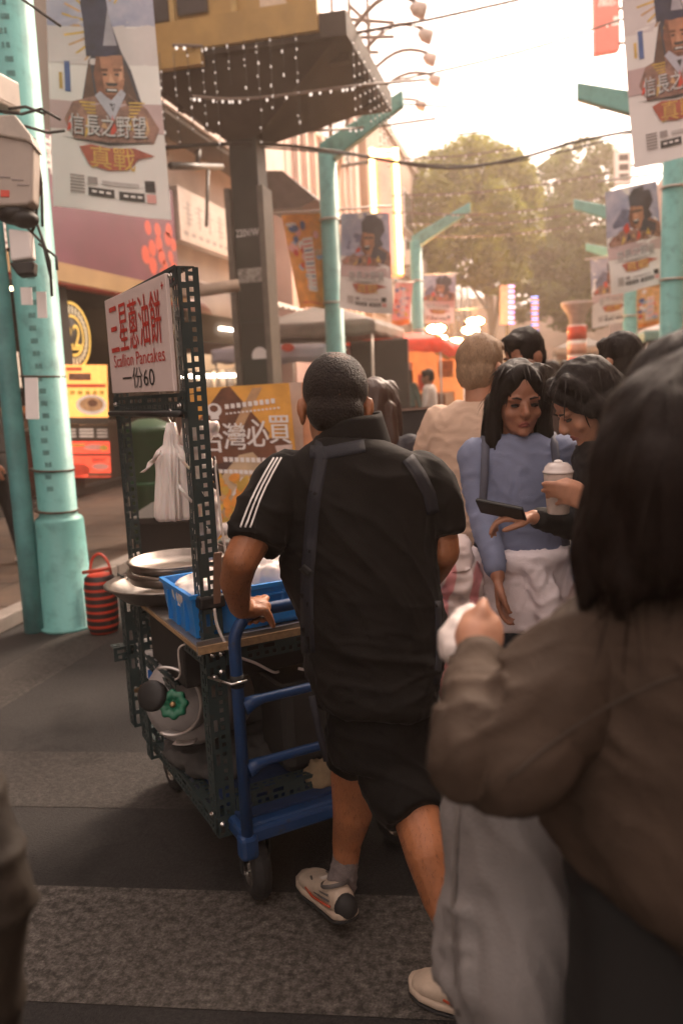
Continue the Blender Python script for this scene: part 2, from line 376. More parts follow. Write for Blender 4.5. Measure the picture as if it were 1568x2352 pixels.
fp.prints('blossom_print', f)
m = MB(); m.box((-5.98, 7.25, 3.0), (0.22, 12.5, 0.236)); m.build('cream_band', cream, sh)
m = MB(); m.box((-5.99, 7.25, 2.868), (0.2, 12.5, 0.03)); m.build('red_trim', redp, sh)
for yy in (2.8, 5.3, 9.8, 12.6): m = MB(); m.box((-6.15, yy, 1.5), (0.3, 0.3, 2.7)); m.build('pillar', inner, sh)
for k, (px, py) in enumerate(((14,706),(270,672))):
    p = FX(px, py, -6.9); m = MB(); m.lathe((p.x, p.y, 2.88), (0,0,1), [(0,.16),(.02,.16)], n=16); m.build('downlight', mat('lit_downlight',(1,.8,.55),.4,var=0,emit=4,ecol=(1,.72,.42)), sh)
ct = MB(); ct.box((-6.6, 9.2, 0.55), (0.6, 5.6, 0.9)); ct.box((-6.58, 9.2, 1.02), (0.7, 5.7, 0.04)); solo(ct, 'shop_counter', mat('dark_wood',(0.045,0.03,0.022),.5,var=.3), 'dark wooden counter across the open front of the purple shop', 'counter')
# shelves and lit display at the far left of the shop
dc = thing('display_case', 'lit display case of food at the far left of the purple shop', 'display case')
p0, p1 = FX(-20, 790, -6.8), FX(44, 905, -6.8)
m = MB(); m.box((-7.1, (p0.y+p1.y)/2, 0.65), (0.6, 2.2, 1.0)); m.build('cabinet', mat('brown_cabinet',(.09,.05,.03),.5), dc)
m = MB(); m.box((-7.3, (p0.y+p1.y)/2, 1.85), (0.06, 2.0, 0.5)); m.build('menu_board', mat('lit_menu',(.7,.6,.5),.5,emit=.35,ecol=(1,.75,.55)), dc)
m = MB()
for k in range(7): m.ell((-6.95, p0.y-.4+k*.3, 1.24), (.13,.13,.10))
m.build('food', mat('fried_food',(.45,.17,.05),.6,var=.4,scale=14), dc)

bs = thing('round_badge_sign', 'round black and gold badge sign with the number 22 in its middle', 'sign')
c = FX(166,771,-6.02); m = MB(); m.lathe(c+V((-.06,0,0)), (1,0,0), [(0,.44),(.05,.44),(.06,.43)], n=40); m.build('plate', dark, bs)
bp = Panel(c+V((.012,-.46,.46)), c+V((.012,.46,.46)), c+V((.012,.46,-.46)), c+V((.012,-.46,-.46)))
def ring(pn, u, v, a0, a1, mt, l=0, n=40, asp=1):
    vs = []; [vs.extend([pn.at(u+a*cos(2*pi*k/n), v+a*asp*sin(2*pi*k/n), pn._o(l)) for a in (a0, a1)]) for k in range(n)]
    pn.p.add(vs, [(2*k, 2*k+1, (2*k+3) % (2*n), (2*k+2) % (2*n)) for k in range(n)], mt)
lg = mat('lit_gold',(.7,.45,.08),.5,var=.1,emit=.22,ecol=(1,.6,.12)); ring(bp, .5, .5, .44, .48, lg, 0); ring(bp, .5, .5, .26, .295, lg, 0)
for k in range(26):
    a = 2*pi*k/26; bp.rect(.5+.365*cos(a)-.018, .5+.365*sin(a)-.05, .5+.365*cos(a)+.018, .5+.365*sin(a)+.05, mat('lit_white',(.8,.7,.5),.5,var=0,emit=.12,ecol=(1,.8,.5)), 0)
bp.text('22', .30, .34, .70, .66, lg, 1); bp.rect(.28,.30,.72,.33,lg,1); bp.prints('lettering', bs)

# backlit menu posters hung in the shop front
def plate_poster(name, label, tl, tr, br, bl, base):
    t = thing(name, label, 'poster'); p = Panel(tl, tr, br, bl, thick=0.03); b = p.body('board', base, t, 1, 1); return t, p
def L(m_, e=0.5): return m_
litO = mat('lit_orange_poster', (.70,.25,.05), .5, var=.35, scale=5, emit=.45, ecol=(1,.42,.10))
litR = mat('lit_red_poster', (.6,.05,.03), .5, var=.35, scale=4, emit=.35, ecol=(1,.09,.04))
t, p = plate_poster('menu_poster', 'orange menu poster with a bowl of noodles hanging in the purple shop front', FX(146,838,-5.9), FX(246,838,-5.9), FX(250,975,-5.9), FX(150,975,-5.9), litO)
p.rect(.05,.62,.95,.68,redp); p.rect(0,0,1,.12,ink); p.ell(.6,.33,.36,.17,white_p); p.ell(.6,.34,.28,.12,tanp,1); p.ell(.62,.36,.12,.06,brownp,2); p.rect(.1,.74,.6,.86,brownp); p.rect(.05,.9,.4,.96,redp)
for k in range(5): p.rect(.12+.17*k,.50,.23+.17*k,.57,gold)
p.prints('print', t)
t, p = plate_poster('menu_poster', 'black and white strip of menu text between the orange and red posters', FX(150,980,-5.92), FX(250,980,-5.92), FX(252,1010,-5.92), FX(152,1010,-5.92), ink)
for k in range(3):
    p.rect(.05,.2+.25*k,.22,.32+.25*k,white_p); p.rect(.3,.2+.25*k,.62,.34+.25*k,white_p); p.rect(.7,.2+.25*k,.95,.3+.25*k,white_p)
p.prints('print', t)
t, p = plate_poster('menu_poster', 'red menu poster with a yellow line and pink meat, lowest in the purple shop front', FX(152,1014,-5.9), FX(252,1014,-5.9), FX(256,1096,-5.9), FX(156,1096,-5.9), litR)
p.rect(.02,.86,.4,.93,gold); p.ell(.62,.84,.25,.08,pinkp); p.ell(.85,.82,.1,.08,gold,1); p.rect(0,.60,1,.66,ink); p.ell(.75,.30,.2,.09,pinkp); p.rect(.55,.44,.85,.47,ink); p.rect(.55,.5,.9,.53,ink); p.ell(.2,.2,.3,.18,redp); p.rect(.45,.02,1,.12,brownp)
p.prints('print', t)

# ============================================================ LEFT: TILED HOUSE WITH UPPER STOREY OVER THE PAVEMENT
h2 = thing('tiled_house', 'white tiled house with an overhanging upper storey and a long pale shop sign', 'building')
z0 = FX(378,235,-5.6).z
m = MB(); m.box((-8.0, 15.3, z0+2.6), (4.8, 7.0, 5.2)); m.build('upper_wall', wallw, h2)
m = MB(); m.box((-8.0, 15.5, z0-.05), (4.7, 6.9, 0.1)); m.build('soffit', soffit_m, h2)
m = MB(); m.box((-8.3, 16.3, (z0-.1)/2+1.3), (4.2, 5.2, z0-2.7)); m.box((-9.6, 16.3, 1.3), (1.6, 5.2, 2.6)); m.build('wall', wallg, h2)
m = MB(); m.box((-5.55, 13.6, FX(420,190,-5.6).z), (.16, 1.6, .3)); m.build('window_hood', flange_m, h2)
sp = Panel((-5.95,13.6,4.86), (-5.95,18.5,4.86), (-5.95,18.5,3.98), (-5.95,13.6,3.98), thick=.2); f = sp.body('shop_sign', mat('pale_signboard',(.55,.47,.42),.5,var=.1), h2, 1, 1)
random.seed(5)
for k in range(9):                                      # too blurred to read: rows of brush-like strokes
    u = .04+k*.1
    for j in range(5): sp.rect(u+random.uniform(0,.03), .35+j*.09, u+random.uniform(.04,.075), .38+j*.09, inkg)
    sp.rect(u+.03,.3,u+.042,.78,inkg,1)
for k in range(14): sp.rect(.03+k*.065,.12,.07+k*.065,.2,inkg)
sp.prints('lettering', f)
m = MB(); m.tube([FX(392,381,-5.75), FX(508,383,-5.75)], .06); m.tube([FX(455,381,-5.75), FX(455,345,-5.75)], .05); m.tube([FX(478,384,-5.75), FX(474,520,-5.75)], .03); m.build('hanger_bar', dark, h2)
m = MB(); q = [FX(430,640,-5.9), FX(545,662,-5.9)]
def corr(u, v): p = V((-5.9+1.6*v, 13.5+4.6*u, 3.32-.55*v)); p.z += .025*sin(u*90); return p
m.sheet(corr, 60, 6); m.build('corrugated_awning', mat('pale_corrugated',(.5,.42,.36),.6,var=.15), h2, solid=.02)
m = MB(); m.box((-6.0, 16, 2.55), (.1, 5.0, .5)); m.build('beam', inner, h2)
m = MB(); p = FX(528,757,-5.9); m.box(p, (.06, 1.0, .05)); m.build('tube_light', tubew, h2)
m = MB(); p = FX(490,863,-6.2); m.box(p, (.05, 3.0, .06)); m.build('tube_light', tubew, h2)
m = MB(); p = FX(455,732,-6.1); m.ell(p, (.06,.75,.33)); m.build('pink_signboard', mat('dull_pink_sign',(.30,.13,.12),.5), h2)
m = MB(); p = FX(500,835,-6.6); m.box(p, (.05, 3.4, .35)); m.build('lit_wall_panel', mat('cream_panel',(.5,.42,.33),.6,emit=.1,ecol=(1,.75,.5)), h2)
random.seed(11)
for k in range(7):                                       # goods on the shelf
    m = MB(); p = FX(450+17*k, 868+random.uniform(-8,6), -6.4); m.box((p.x,p.y,p.z-.05), (.2,.3,.25+random.random()*.2)); m.build('shelf_box', mat('shelf_goods%d'%(k%3), [(.25,.2,.15),(.10,.09,.08),(.35,.28,.2)][k%3], .6), h2)
ob = MB(); p = D(470,668,9.5); ob.tube([p+V((-.12,0,0)), p+V((.35,.2,.06))], .07); 
ob.box(p+V((-.5,.1,.02)), (.5,.4,.10)); solo(ob, 'rolled_canvas', mat('pale_canvas',(.48,.38,.30),.8), 'pale rolled canvas lying on the awning left of the steel column', 'canvas')

# ============================================================ BUILDINGS FARTHER DOWN THE LEFT
def facade(name, label, X, y0, y1, z1, wm, rows, cols, depth=5, zb=3.6, parapet=True):
    b = thing(name, label, 'building')
    m = MB(); m.box((X-depth/2, (y0+y1)/2, z1/2), (depth, y1-y0, z1)); 
    if parapet: m.box((X-depth/2, (y0+y1)/2, z1+.15), (depth+.2, y1-y0+.04, .3))
    m.build('wall', wm, b)
    for r in range(rows):
        for c_ in range(cols):
            zz = zb+(z1-zb-1.0)*(r+.45)/rows; yy = y0+(y1-y0)*(c_+.5)/cols; ww = (y1-y0)/cols*.6
            m = MB(); m.box((X+.03, yy, zz), (.10, ww+.16, 1.5)); w_ = m.build('window', white_p, b)
            m = MB(); m.box((X+.07, yy-ww/4-.01, zz), (.06, ww/2-.04, 1.36)); m.box((X+.07, yy+ww/4+.01, zz), (.06, ww/2-.04, 1.36)); m.build('pane', glass, w_)
    return b
b3 = facade('pale_house', 'plain pale pink house behind the steel column, with a dark canopy', -5.6, 18.9, 27.0, 10.6, wallp, 1, 1, zb=7.5)
m = MB()
for k in range(9): m.box((-5.53, 19.6+k*.8, 6.6), (.08, .12, 7.0))
m.build('pilaster', wallw, b3)
m = MB(); pts = [FY(612,392,14.2), FY(648,392,14.2), FY(726,456,14.2), FY(690,478,14.2), FY(614,482,14.2)]; m.prism(pts, (0,2.2,0)); m.build('canopy', mat('dark_canopy',(.07,.05,.045),.7,var=.3), b3)
b4 = facade('apartment_house', 'tan apartment house with rows of windows far down the left side', -5.4, 27.3, 40.0, 10.2, wallt, 3, 4)
m = MB(); m.box((-7, 30, 11.2), (2.4, 3.0, 2.0)); m.build('roof_room', wallt, b4)
for k in range(3): m = MB(); m.box((-5.1, 30.5+3*k, 6.1), (.5, .8, .55)); m.build('air_conditioner', white_p, b4)
b5 = facade('apartment_house', 'grey apartment house closing the left side behind the trees', -5.0, 40.5, 62, 9.0, wallg, 3, 5)
b6 = facade('far_building', 'broad tan building at the far end of the street beneath the trees', -3, 72, 92, 7.5, wallt, 2, 3, depth=40)
m = MB(); m.box((8, 71.8, 3), (52, .3, 6)); m.build('front_wall', wallt, b6)
# right side of the street
b7 = facade('corner_building', 'cream building on the right behind the big banner, with lit yellow windows', 4.3, 8, 27, 9.5, mat('cream_wall',(.6,.42,.27),.7,var=.12), 0, 0, depth=-6)
for k in range(6):
    m = MB(); m.box((4.26, 22.6+k*.8, 7.2), (.1,.5,.9)); m.build('window', mat('lit_window',(.9,.6,.2),.5,var=.1,emit=.5,ecol=(1,.62,.2)), b7)
b8 = facade('right_house', 'pinkish house far down the right side of the street', 4.3, 27.5, 58, 8.2, wallp, 0, 0, depth=-6)
b9 = facade('unseen_shop_row', 'unseen dull tan shop row on the right behind the viewpoint, added to shade the foreground', 4.3, -16, 7.6, 10.5, wallt, 2, 4, depth=-6)  # unseen rows of the continuing street, added to shade the foreground
b10 = facade('unseen_shop_row', 'unseen brown shop row on the left behind the viewpoint, added to shade the foreground', -6.0, -16, 0.0, 10.5, wallb, 2, 3)
rs_ = thing('projecting_sign', 'tall red and white sign board high on the right house', 'sign')
p = Panel(D(1362,-140,24), D(1420,-140,24), D(1423,112,24), D(1366,122,24), thick=.25); p.body('board', mat('red_signboard',(.68,.10,.08),.5,var=.1), rs_, 1, 1); p.text('餐', .15,.62,.85,.80, white_p); p.text('廳', .15,.40,.85,.58, white_p); p.rect(.75,.22,.95,.30,white_p); p.prints('lettering', rs_)
m = MB(); m.tube([D(1420,20,24), D(1420,20,24)+V((2.6,0,0))], .05); m.tube([D(1420,100,24), D(1420,100,24)+V((2.6,0,0))], .05); m.build('bracket', dark, rs_)
rs_ = thing('projecting_sign', 'small black and white vertical sign beside the big right banner', 'sign')
p = Panel(D(1412,348,30), D(1450,346,30), D(1450,420,30), D(1414,422,30), thick=.2); p.body('board', white_p, rs_, 1, 1)
for k in range(3): p.rect(.2,.1+.3*k,.8,.3+.3*k,ink)
p.prints('lettering', rs_); m = MB(); m.tube([D(1450,380,30), D(1450,380,30)+V((1.2,0,0))], .05); m.build('bracket', dark, rs_)

# scaffold-like white balcony frame above the pale house and spot lamps on arms
m = MB()
for x0, y0, x1, y1 in ((760,-40,768,232),(800,-40,806,232),(842,-40,848,160),(748,40,905,52),(748,88,905,84),(748,118,870,120),(748,160,860,190),(800,10,850,60),(806,140,852,170)): m.tube([D(x0,y0,15), D(x1,y1,15)], .035, n=6)
m.tube([D(760,232,15), D(760,232,15)+V((-1.2,4.6,-.2))], .04); m.tube([D(806,232,15), D(806,232,15)+V((-1.4,4.6,-.2))], .04)
solo(m, 'balcony_frame', mat('weathered_frame',(.22,.16,.13),.6), 'pale metal frame of bars standing over the roof behind the yellow gantry', 'frame')
LQ = ['highest of the spot lamps on arms above the street', 'spot lamp on a curved arm, second from the top', 'spot lamp on a curved arm, middle of the row', 'spot lamp on a curved arm, second lowest of the row', 'lowest spot lamp on a curved arm, nearest the trees']
for k, (x, y, dd) in enumerate(((955,20,14),(972,80,16),(982,134,18),(994,183,20),(962,241,22))):
    t = thing('spot_lamp', LQ[k], 'lamp', 'spot lamps on arms along the left roofs'); tip = D(x, y, dd); b_ = D(x-150, y+55, dd)
    m = MB(); m.tube([b_+(tip-b_)*u+V((0,0,.35*sin(pi*u*.9))) for u in [i/8 for i in range(9)]], .04, n=6); m.tube([b_, b_+V((-2.2,.4,-.6))], .045, n=6); m.build('arm', mat('rusty_arm',(.16,.11,.085),.6), t)
    m = MB(); ax = (tip-b_).normalized()+V((0,0,-.6)); m.lathe(tip-ax*.12, ax, [(0,.03),(.1,.12),(.26,.14),(.30,.12)], n=12); m.build('lamp_head', mat('lamp_grey',(.5,.42,.38),.5), t)

# vertical bulb-framed sign
ls = thing('bulb_sign', 'tall vertical pink sign framed by rows of yellow light bulbs', 'sign')
p = Panel(D(846,338,23), D(914,338,23), D(926,632,23), D(858,632,23), thick=.25); p.body('board', mat('pale_orange_panel',(.62,.36,.26),.5,var=.1), ls, 1, 1)
p.rect(.3,.08,.72,.9, mat('pink_light_panel',(.75,.3,.27),.5,emit=.15,ecol=(1,.4,.35))); p.prints('panel', ls)
m = MB()
for k in range(34):
    for u in (.05,.14,.86,.95):
        q = p.at(u, .02+.96*k/33, .05); m.ell(q, (.035,.035,.035), n=6, k=4)
for k in range(8):
    for v in (.97,.93): q = p.at(.1+.8*k/7, v, .05); m.ell(q, (.035,.035,.035), n=6, k=4)
o = m.build('bulbs', bulbs, ls); o['kind'] = 'stuff'
m = MB(); q = p.at(0,.5,-.12); m.tube([q, q+V((-1.6,.3,0))], .05); q = p.at(0,.9,-.12); m.tube([q, q+V((-1.6,.3,0))], .05); m.build('bracket', dark, ls)

# ============================================================ GANTRY: STEEL COLUMN, FLARED HEAD, YELLOW SIGN BOX
ga = thing('street_gantry', 'dark steel column flaring into a brown soffit under a mustard yellow sign box', 'gantry')
cb = V((-3.42, 9.95, 0)); ztop = 4.40
m = MB(); m.box(cb+V((0,0,ztop/2)), (.34,.34,ztop)); c_ = m.build('column', col_m, ga)
m = MB()
for s in (-1, 1): m.box(cb+V((s*.205,-.06,ztop/2-.3)), (.07,.36,ztop-.6))
m.build('flange', flange_m, ga)
m = MB(); m.box(cb+V((0,-.01,.9)), (.352,.352,1.8)); m.box(cb+V((0,-.01,2.25)), (.352,.352,.02)); m.build('green_wrap', colg, ga)
wp = Panel(cb+V((-.17,-.172,2.6)), cb+V((.17,-.172,2.6)), cb+V((.17,-.172,1.3)), cb+V((-.17,-.172,1.3)))
q = FY(597,818,9.77); wp.ell((q.x-cb.x+.17)/.34, (q.z-1.3)/1.3, .30, .085, white_p, 8); wp.flush('sticker', ga)
q = FY(592,640,9.77); wp.rect(.05,(q.z-1.3)/1.3-.03,.95,(q.z-1.3)/1.3+.10, mat('torn_paper',(.3,.28,.25),.7,var=.5,scale=20), 2); wp.flush('torn_notice', ga)
wp.rect(-.1,.80,1.1,.815, ink, 3)
wp.flush('black_band', ga)
q = FY(580,534,9.77); wp2 = Panel(V((cb.x-.15,9.777,q.z+.06)), V((cb.x+.15,9.777,q.z+.06)), V((cb.x+.15,9.777,q.z-.05)), V((cb.x-.15,9.777,q.z-.05))); wp2.text('220V/W', .02,.1,.98,.9, white_p); wp2.prints('lettering', ga)
b4_ = [cb+V((x, y, ztop-.05)) for x, y in ((-.2,-.2),(.2,-.2),(.2,.2),(-.2,.2))]
t4_ = [V((-4.45,8.95,5.35)), V((-2.32,8.95,5.35)), V((-2.32,15.5,5.35)), V((-4.45,15.5,5.35))]
m = MB(); m.hexa([cb+V((x*1.02,y,ztop-.05)) for x,y in ((-.2,-.2),(.2,-.2),(.2,.2),(-.2,.2))], [V((-4.40,9.1,5.02)), V((-2.10,9.1,5.02)), V((-2.10,11.5,5.02)), V((-4.40,11.5,5.02))])
m.build('flared_head', soffit_m, ga)
m = MB(); m.box((-3.22,10.32,5.13), (2.56,2.66,.24)); 
for k in range(3): m.box((-3.22,9.5+k*.85,4.97), (2.4,.12,.1))
m.build('soffit', soffit_m, ga)
m = MB(); m.box((-3.40,8.98,5.22), (2.34,.10,.30)); m.box((-4.0,8.97,4.99), (.95,.09,.16)); m.build('beam', yellow_m, ga)
m = MB(); m.box((-3.42,9.25,6.57), (2.16,.4,2.4)); sb = m.build('sign_box', yellow_m, ga)
m = MB(); m.box((-3.85,9.03,6.57), (.06,.08,2.4)); m.box((-3.15,9.03,6.57), (.06,.08,2.4)); m.build('rib', mat('mustard_light',(.46,.32,.12),.5), sb)
m = MB(); m.box((-4.15,9.03,6.02), (.5,.06,1.2)); m.box((-3.62,9.03,5.6), (.34,.06,.3)); m.build('window', glass, sb)
m = MB(); m.box((-2.72,9.03,6.35), (.28,.06,1.9)); m.build('white_strip', mat('cream_strip',(.62,.5,.38),.5), sb)

# curtain of fairy lights hung from the gantry: one thing, strings as parts
il = thing('icicle_lights', 'curtain of white fairy light strings hanging below the yellow gantry', 'string lights')
random.seed(21)
ft = mat('clear_bulb', (.8,.74,.68), .3, var=0, emit=.35, ecol=(1,.85,.75))
xs = [-4.40,-4.25,-4.12,-3.98,-3.82,-3.66,-3.5,-3.36,-3.2,-3.02,-2.88,-2.74,-2.6,-2.46]
for x in xs:
    n_ = random.randint(4, 11); m = MB(); y = 8.88
    m.tube([(x,y,5.06), (x+.01,y,5.06-n_*.105)], .004, wire_m, n=4)
    for k in range(n_): m.ell((x+random.uniform(-.012,.012), y, 5.0-k*.105+random.uniform(-.03,.03)), (.006,.006,random.choice((.008,.012,.02))), ft, n=6, k=4) if random.random() < .75 else None
    m.build('light_string', None, il)
for k in range(9):
    m = MB(); x, y = -1.92, 9.2+k*.28; n_ = random.randint(4, 9); m.tube([(x,y,5.06), (x,y,5.06-n_*.11)], .004, wire_m, n=4)
    for j in range(n_): m.ell((x, y, 5.0-j*.11), (.006,.006,.012), ft, n=6, k=4)
    m.build('light_string', None, il)

# ============================================================ TEAL STREET LAMPS
def lamp(label, x, y, h, arm, r=.16, bend=None):
    t = thing('street_lamp', label, 'street lamp', 'teal street lamps with angled arms')
    m = MB(); m.lathe((x,y,0), (0,0,1), [(0,r*1.25),(.9,r*1.2),(.92,r),(h,r*.9)], n=16); m.build('pole', teal, t)
    m = MB(); e = V((x,y,h))+V(arm); d_ = V(arm).normalized()
    sx = .095; m.hexa([V((x,y,h))+d_*-.1+V((0,-sx,-.2)), V((x,y,h))+d_*-.1+V((0,sx,-.2)), V((x,y,h))+d_*-.1+V((0,sx,.16)), V((x,y,h))+d_*-.1+V((0,-sx,.16))],
                      [e+V((0,-sx*.7,-.13)), e+V((0,sx*.7,-.13)), e+V((0,sx*.7,.09)), e+V((0,-sx*.7,.09))]); m.build('arm', teal, t, bevel=.02)
    m = MB()
    for z_ in (h*.32, h*.55, h*.8): m.lathe((x,y,z_), (0,0,1), [(0,r*1.07),(.025,r*1.07)], n=16)
    m.build('strap', galv, t)
    return t
lamp('teal street lamp just right of the column with its arm reaching over the street', -3.05, 12.43, 4.8, (1.15,0,.62), .15)
lamp('more distant teal street lamp in front of the trees and the glowing stall', -3.03, 21.1, 4.8, (1.35,0,.70), .16)
lamp('teal street lamp on the right beside the banner with a shouting figure', 1.72, 12.4, 4.8, (-1.25,0,.42), .16)
lamp('farther teal street lamp on the right, its short arm showing before the leaves', 1.95, 20.4, 4.8, (-1.25,0,.42), .16)
lamp('farthest teal street lamp, only its shaft showing low on the right', 2.55, 27.5, 4.8, (-1.25,0,.42), .16)

# nearest pole: conduit, bands, stickers
t = thing('street_lamp', 'thick teal street pole at the far left with a conduit and a wide foot', 'street lamp', 'teal street lamps with angled arms')
px, py = -3.0, 4.63
m = MB(); m.lathe((px,py,0), (0,0,1), [(0,.185),(.02,.185),(.021,.165),(.70,.150),(.715,.142),(.73,.118),(4.8,.155)], n=28); m.build('pole', teal, t)
m = MB(); e = V((px,py,4.8)); m.hexa([e+V((-.1,-.09,-.2)), e+V((-.1,.09,-.2)), e+V((-.1,.09,.16)), e+V((-.1,-.09,.16))], [e+V((1.3,-.07,.5)), e+V((1.3,.07,.5)), e+V((1.3,.07,.72)), e+V((1.3,-.07,.72))]); m.build('arm', teal, t, bevel=.02)
m = MB(); cx_, cy_ = -3.17, 4.50; m.tube([(cx_,cy_,0), (cx_+.005,cy_,.7), (cx_+.01,cy_,2.3), (cx_+.03,cy_,4.6)], [.062,.062,.06,.055], n=14); m.build('conduit', mat('teal_conduit',(.10,.32,.33),.45,var=.2), t)
m = MB()
for z_ in (.76, 1.02, 1.60, 2.35, 2.9): m.lathe((px-.01,py-.0,z_), (.06,0,1), [(0,.136),(.012,.136)], n=24)
m.build('strap', mat('rusty_band',(.10,.07,.05),.6,var=.4,scale=20), t)
for (x, y, w_, h_) in ((72,915,30,95),(95,700,22,60),(60,680,26,40)):
    m = MB(); q = [D(x-w_/2,y-h_/2,4.42), D(x+w_/2,y-h_/2,4.42), D(x+w_/2+3,y+h_/2,4.40), D(x-w_/2+3,y+h_/2,4.40)]; m.hexa(q, [v+CF*.004 for v in q]); m.build('sticker', white_p, t)
m = MB()
random.seed(4)
for k in range(40):                                      # scuffed marks of old notices
    z_ = .9+k*.075; a = -pi/2+.35+random.uniform(-.12,.12); r_ = .118+(z_-.73)*.0091+.0015
    m.add([V((px+cos(a+s)*r_, py+sin(a+s)*r_, z_+dz)) for s, dz in ((-.16,0),(.16,0),(.16,.03),(-.16,.03))], [(0,1,2,3)])
m.build('old_notice_marks', mat('teal_grime',(.11,.30,.29),.6,var=.3,scale=40), t)['kind'] = 'stuff'
# boxes and cables on the pole
def boxy(name, label, pts_px, d0, dep, mt):
    t = thing(name, label, 'box'); q = [D(x, y, d0) for x, y in pts_px]; m = MB(); m.prism(q, CF*dep); m.build('case', mt, t, bevel=.012); return t
t = boxy('utility_box', 'large beige metal utility box strapped to the left teal pole', ((-60,270),(58,312),(78,336),(76,462),(62,470),(-60,474)), 4.15, .10, beige)
m = MB(); m.prism([D(-62,262,4.13), D(34,262,4.13), D(70,308,4.13), D(80,336,4.13), D(60,322,4.13), D(-62,300,4.13)], CF*.13); m.build('lid', mat('beige_lid',(.42,.37,.32),.5), t, bevel=.01)
m = MB(); q = [D(2,436,4.146), D(22,437,4.146), D(22,452,4.146), D(2,452,4.146)]; m.hexa(q, [v+CF*.004 for v in q]); m.build('warning_label', redp, t)
m = MB(); 
for x,y in ((10,406),(40,412),(52,424)): q = [D(x-12,y-2,4.146), D(x+14,y-1,4.146), D(x+14,y+2,4.146), D(x-12,y+1,4.146)]; m.hexa(q, [v+CF*.004 for v in q])
m.build('lettering', inkg, t)
t = boxy('meter_box', 'small pale meter box below the utility box on the teal pole', ((18,524),(68,530),(74,592),(24,600)), 4.2, .07, white_p)
m = MB(); m.prism([D(20,602,4.2), D(78,598,4.2), D(76,628,4.2), D(40,632,4.2)], CF*.07); m.build('terminal_cover', blackplast, t, bevel=.01)
m = MB(); m.box(D(-6,212,4.3), (.14,.2,.14)); m.box(D(2,235,4.3), (.10,.2,.06)); solo(m, 'junction_box', beige, 'little beige junction box above the utility box at the picture edge', 'box', bevel=.01)
m = MB(); m.ell(D(40,494,4.25), (.10,.10,.05)); m.ell(D(58,504,4.22), (.07,.07,.045)); 
solo(m, 'loudspeaker_horn', blackplast, 'black round fitting tucked under the utility box on the teal pole', 'fitting')
random.seed(9)
m = MB()
for pts in (((40,-10),(90,25),(140,60)), ((0,255),(50,262),(95,250),(140,275)), ((0,285),(60,290),(110,305),(150,300)), ((20,300),(80,320),(96,420),(98,520)), ((70,470),(95,540),(115,600),(120,680)), ((60,520),(100,560),(118,640)), ((86,330),(92,430),(80,520),(60,560)), ((90,560),(130,590),(132,620)), ((20,250),(60,245),(104,262))):
    ps = [D(x, y, 4.25) for x, y in pts]; m.tube(ps, .0075, n=6)
solo(m, 'pole_cables', wire_m, 'tangle of black cables running over the left teal pole and its boxes', 'cables')

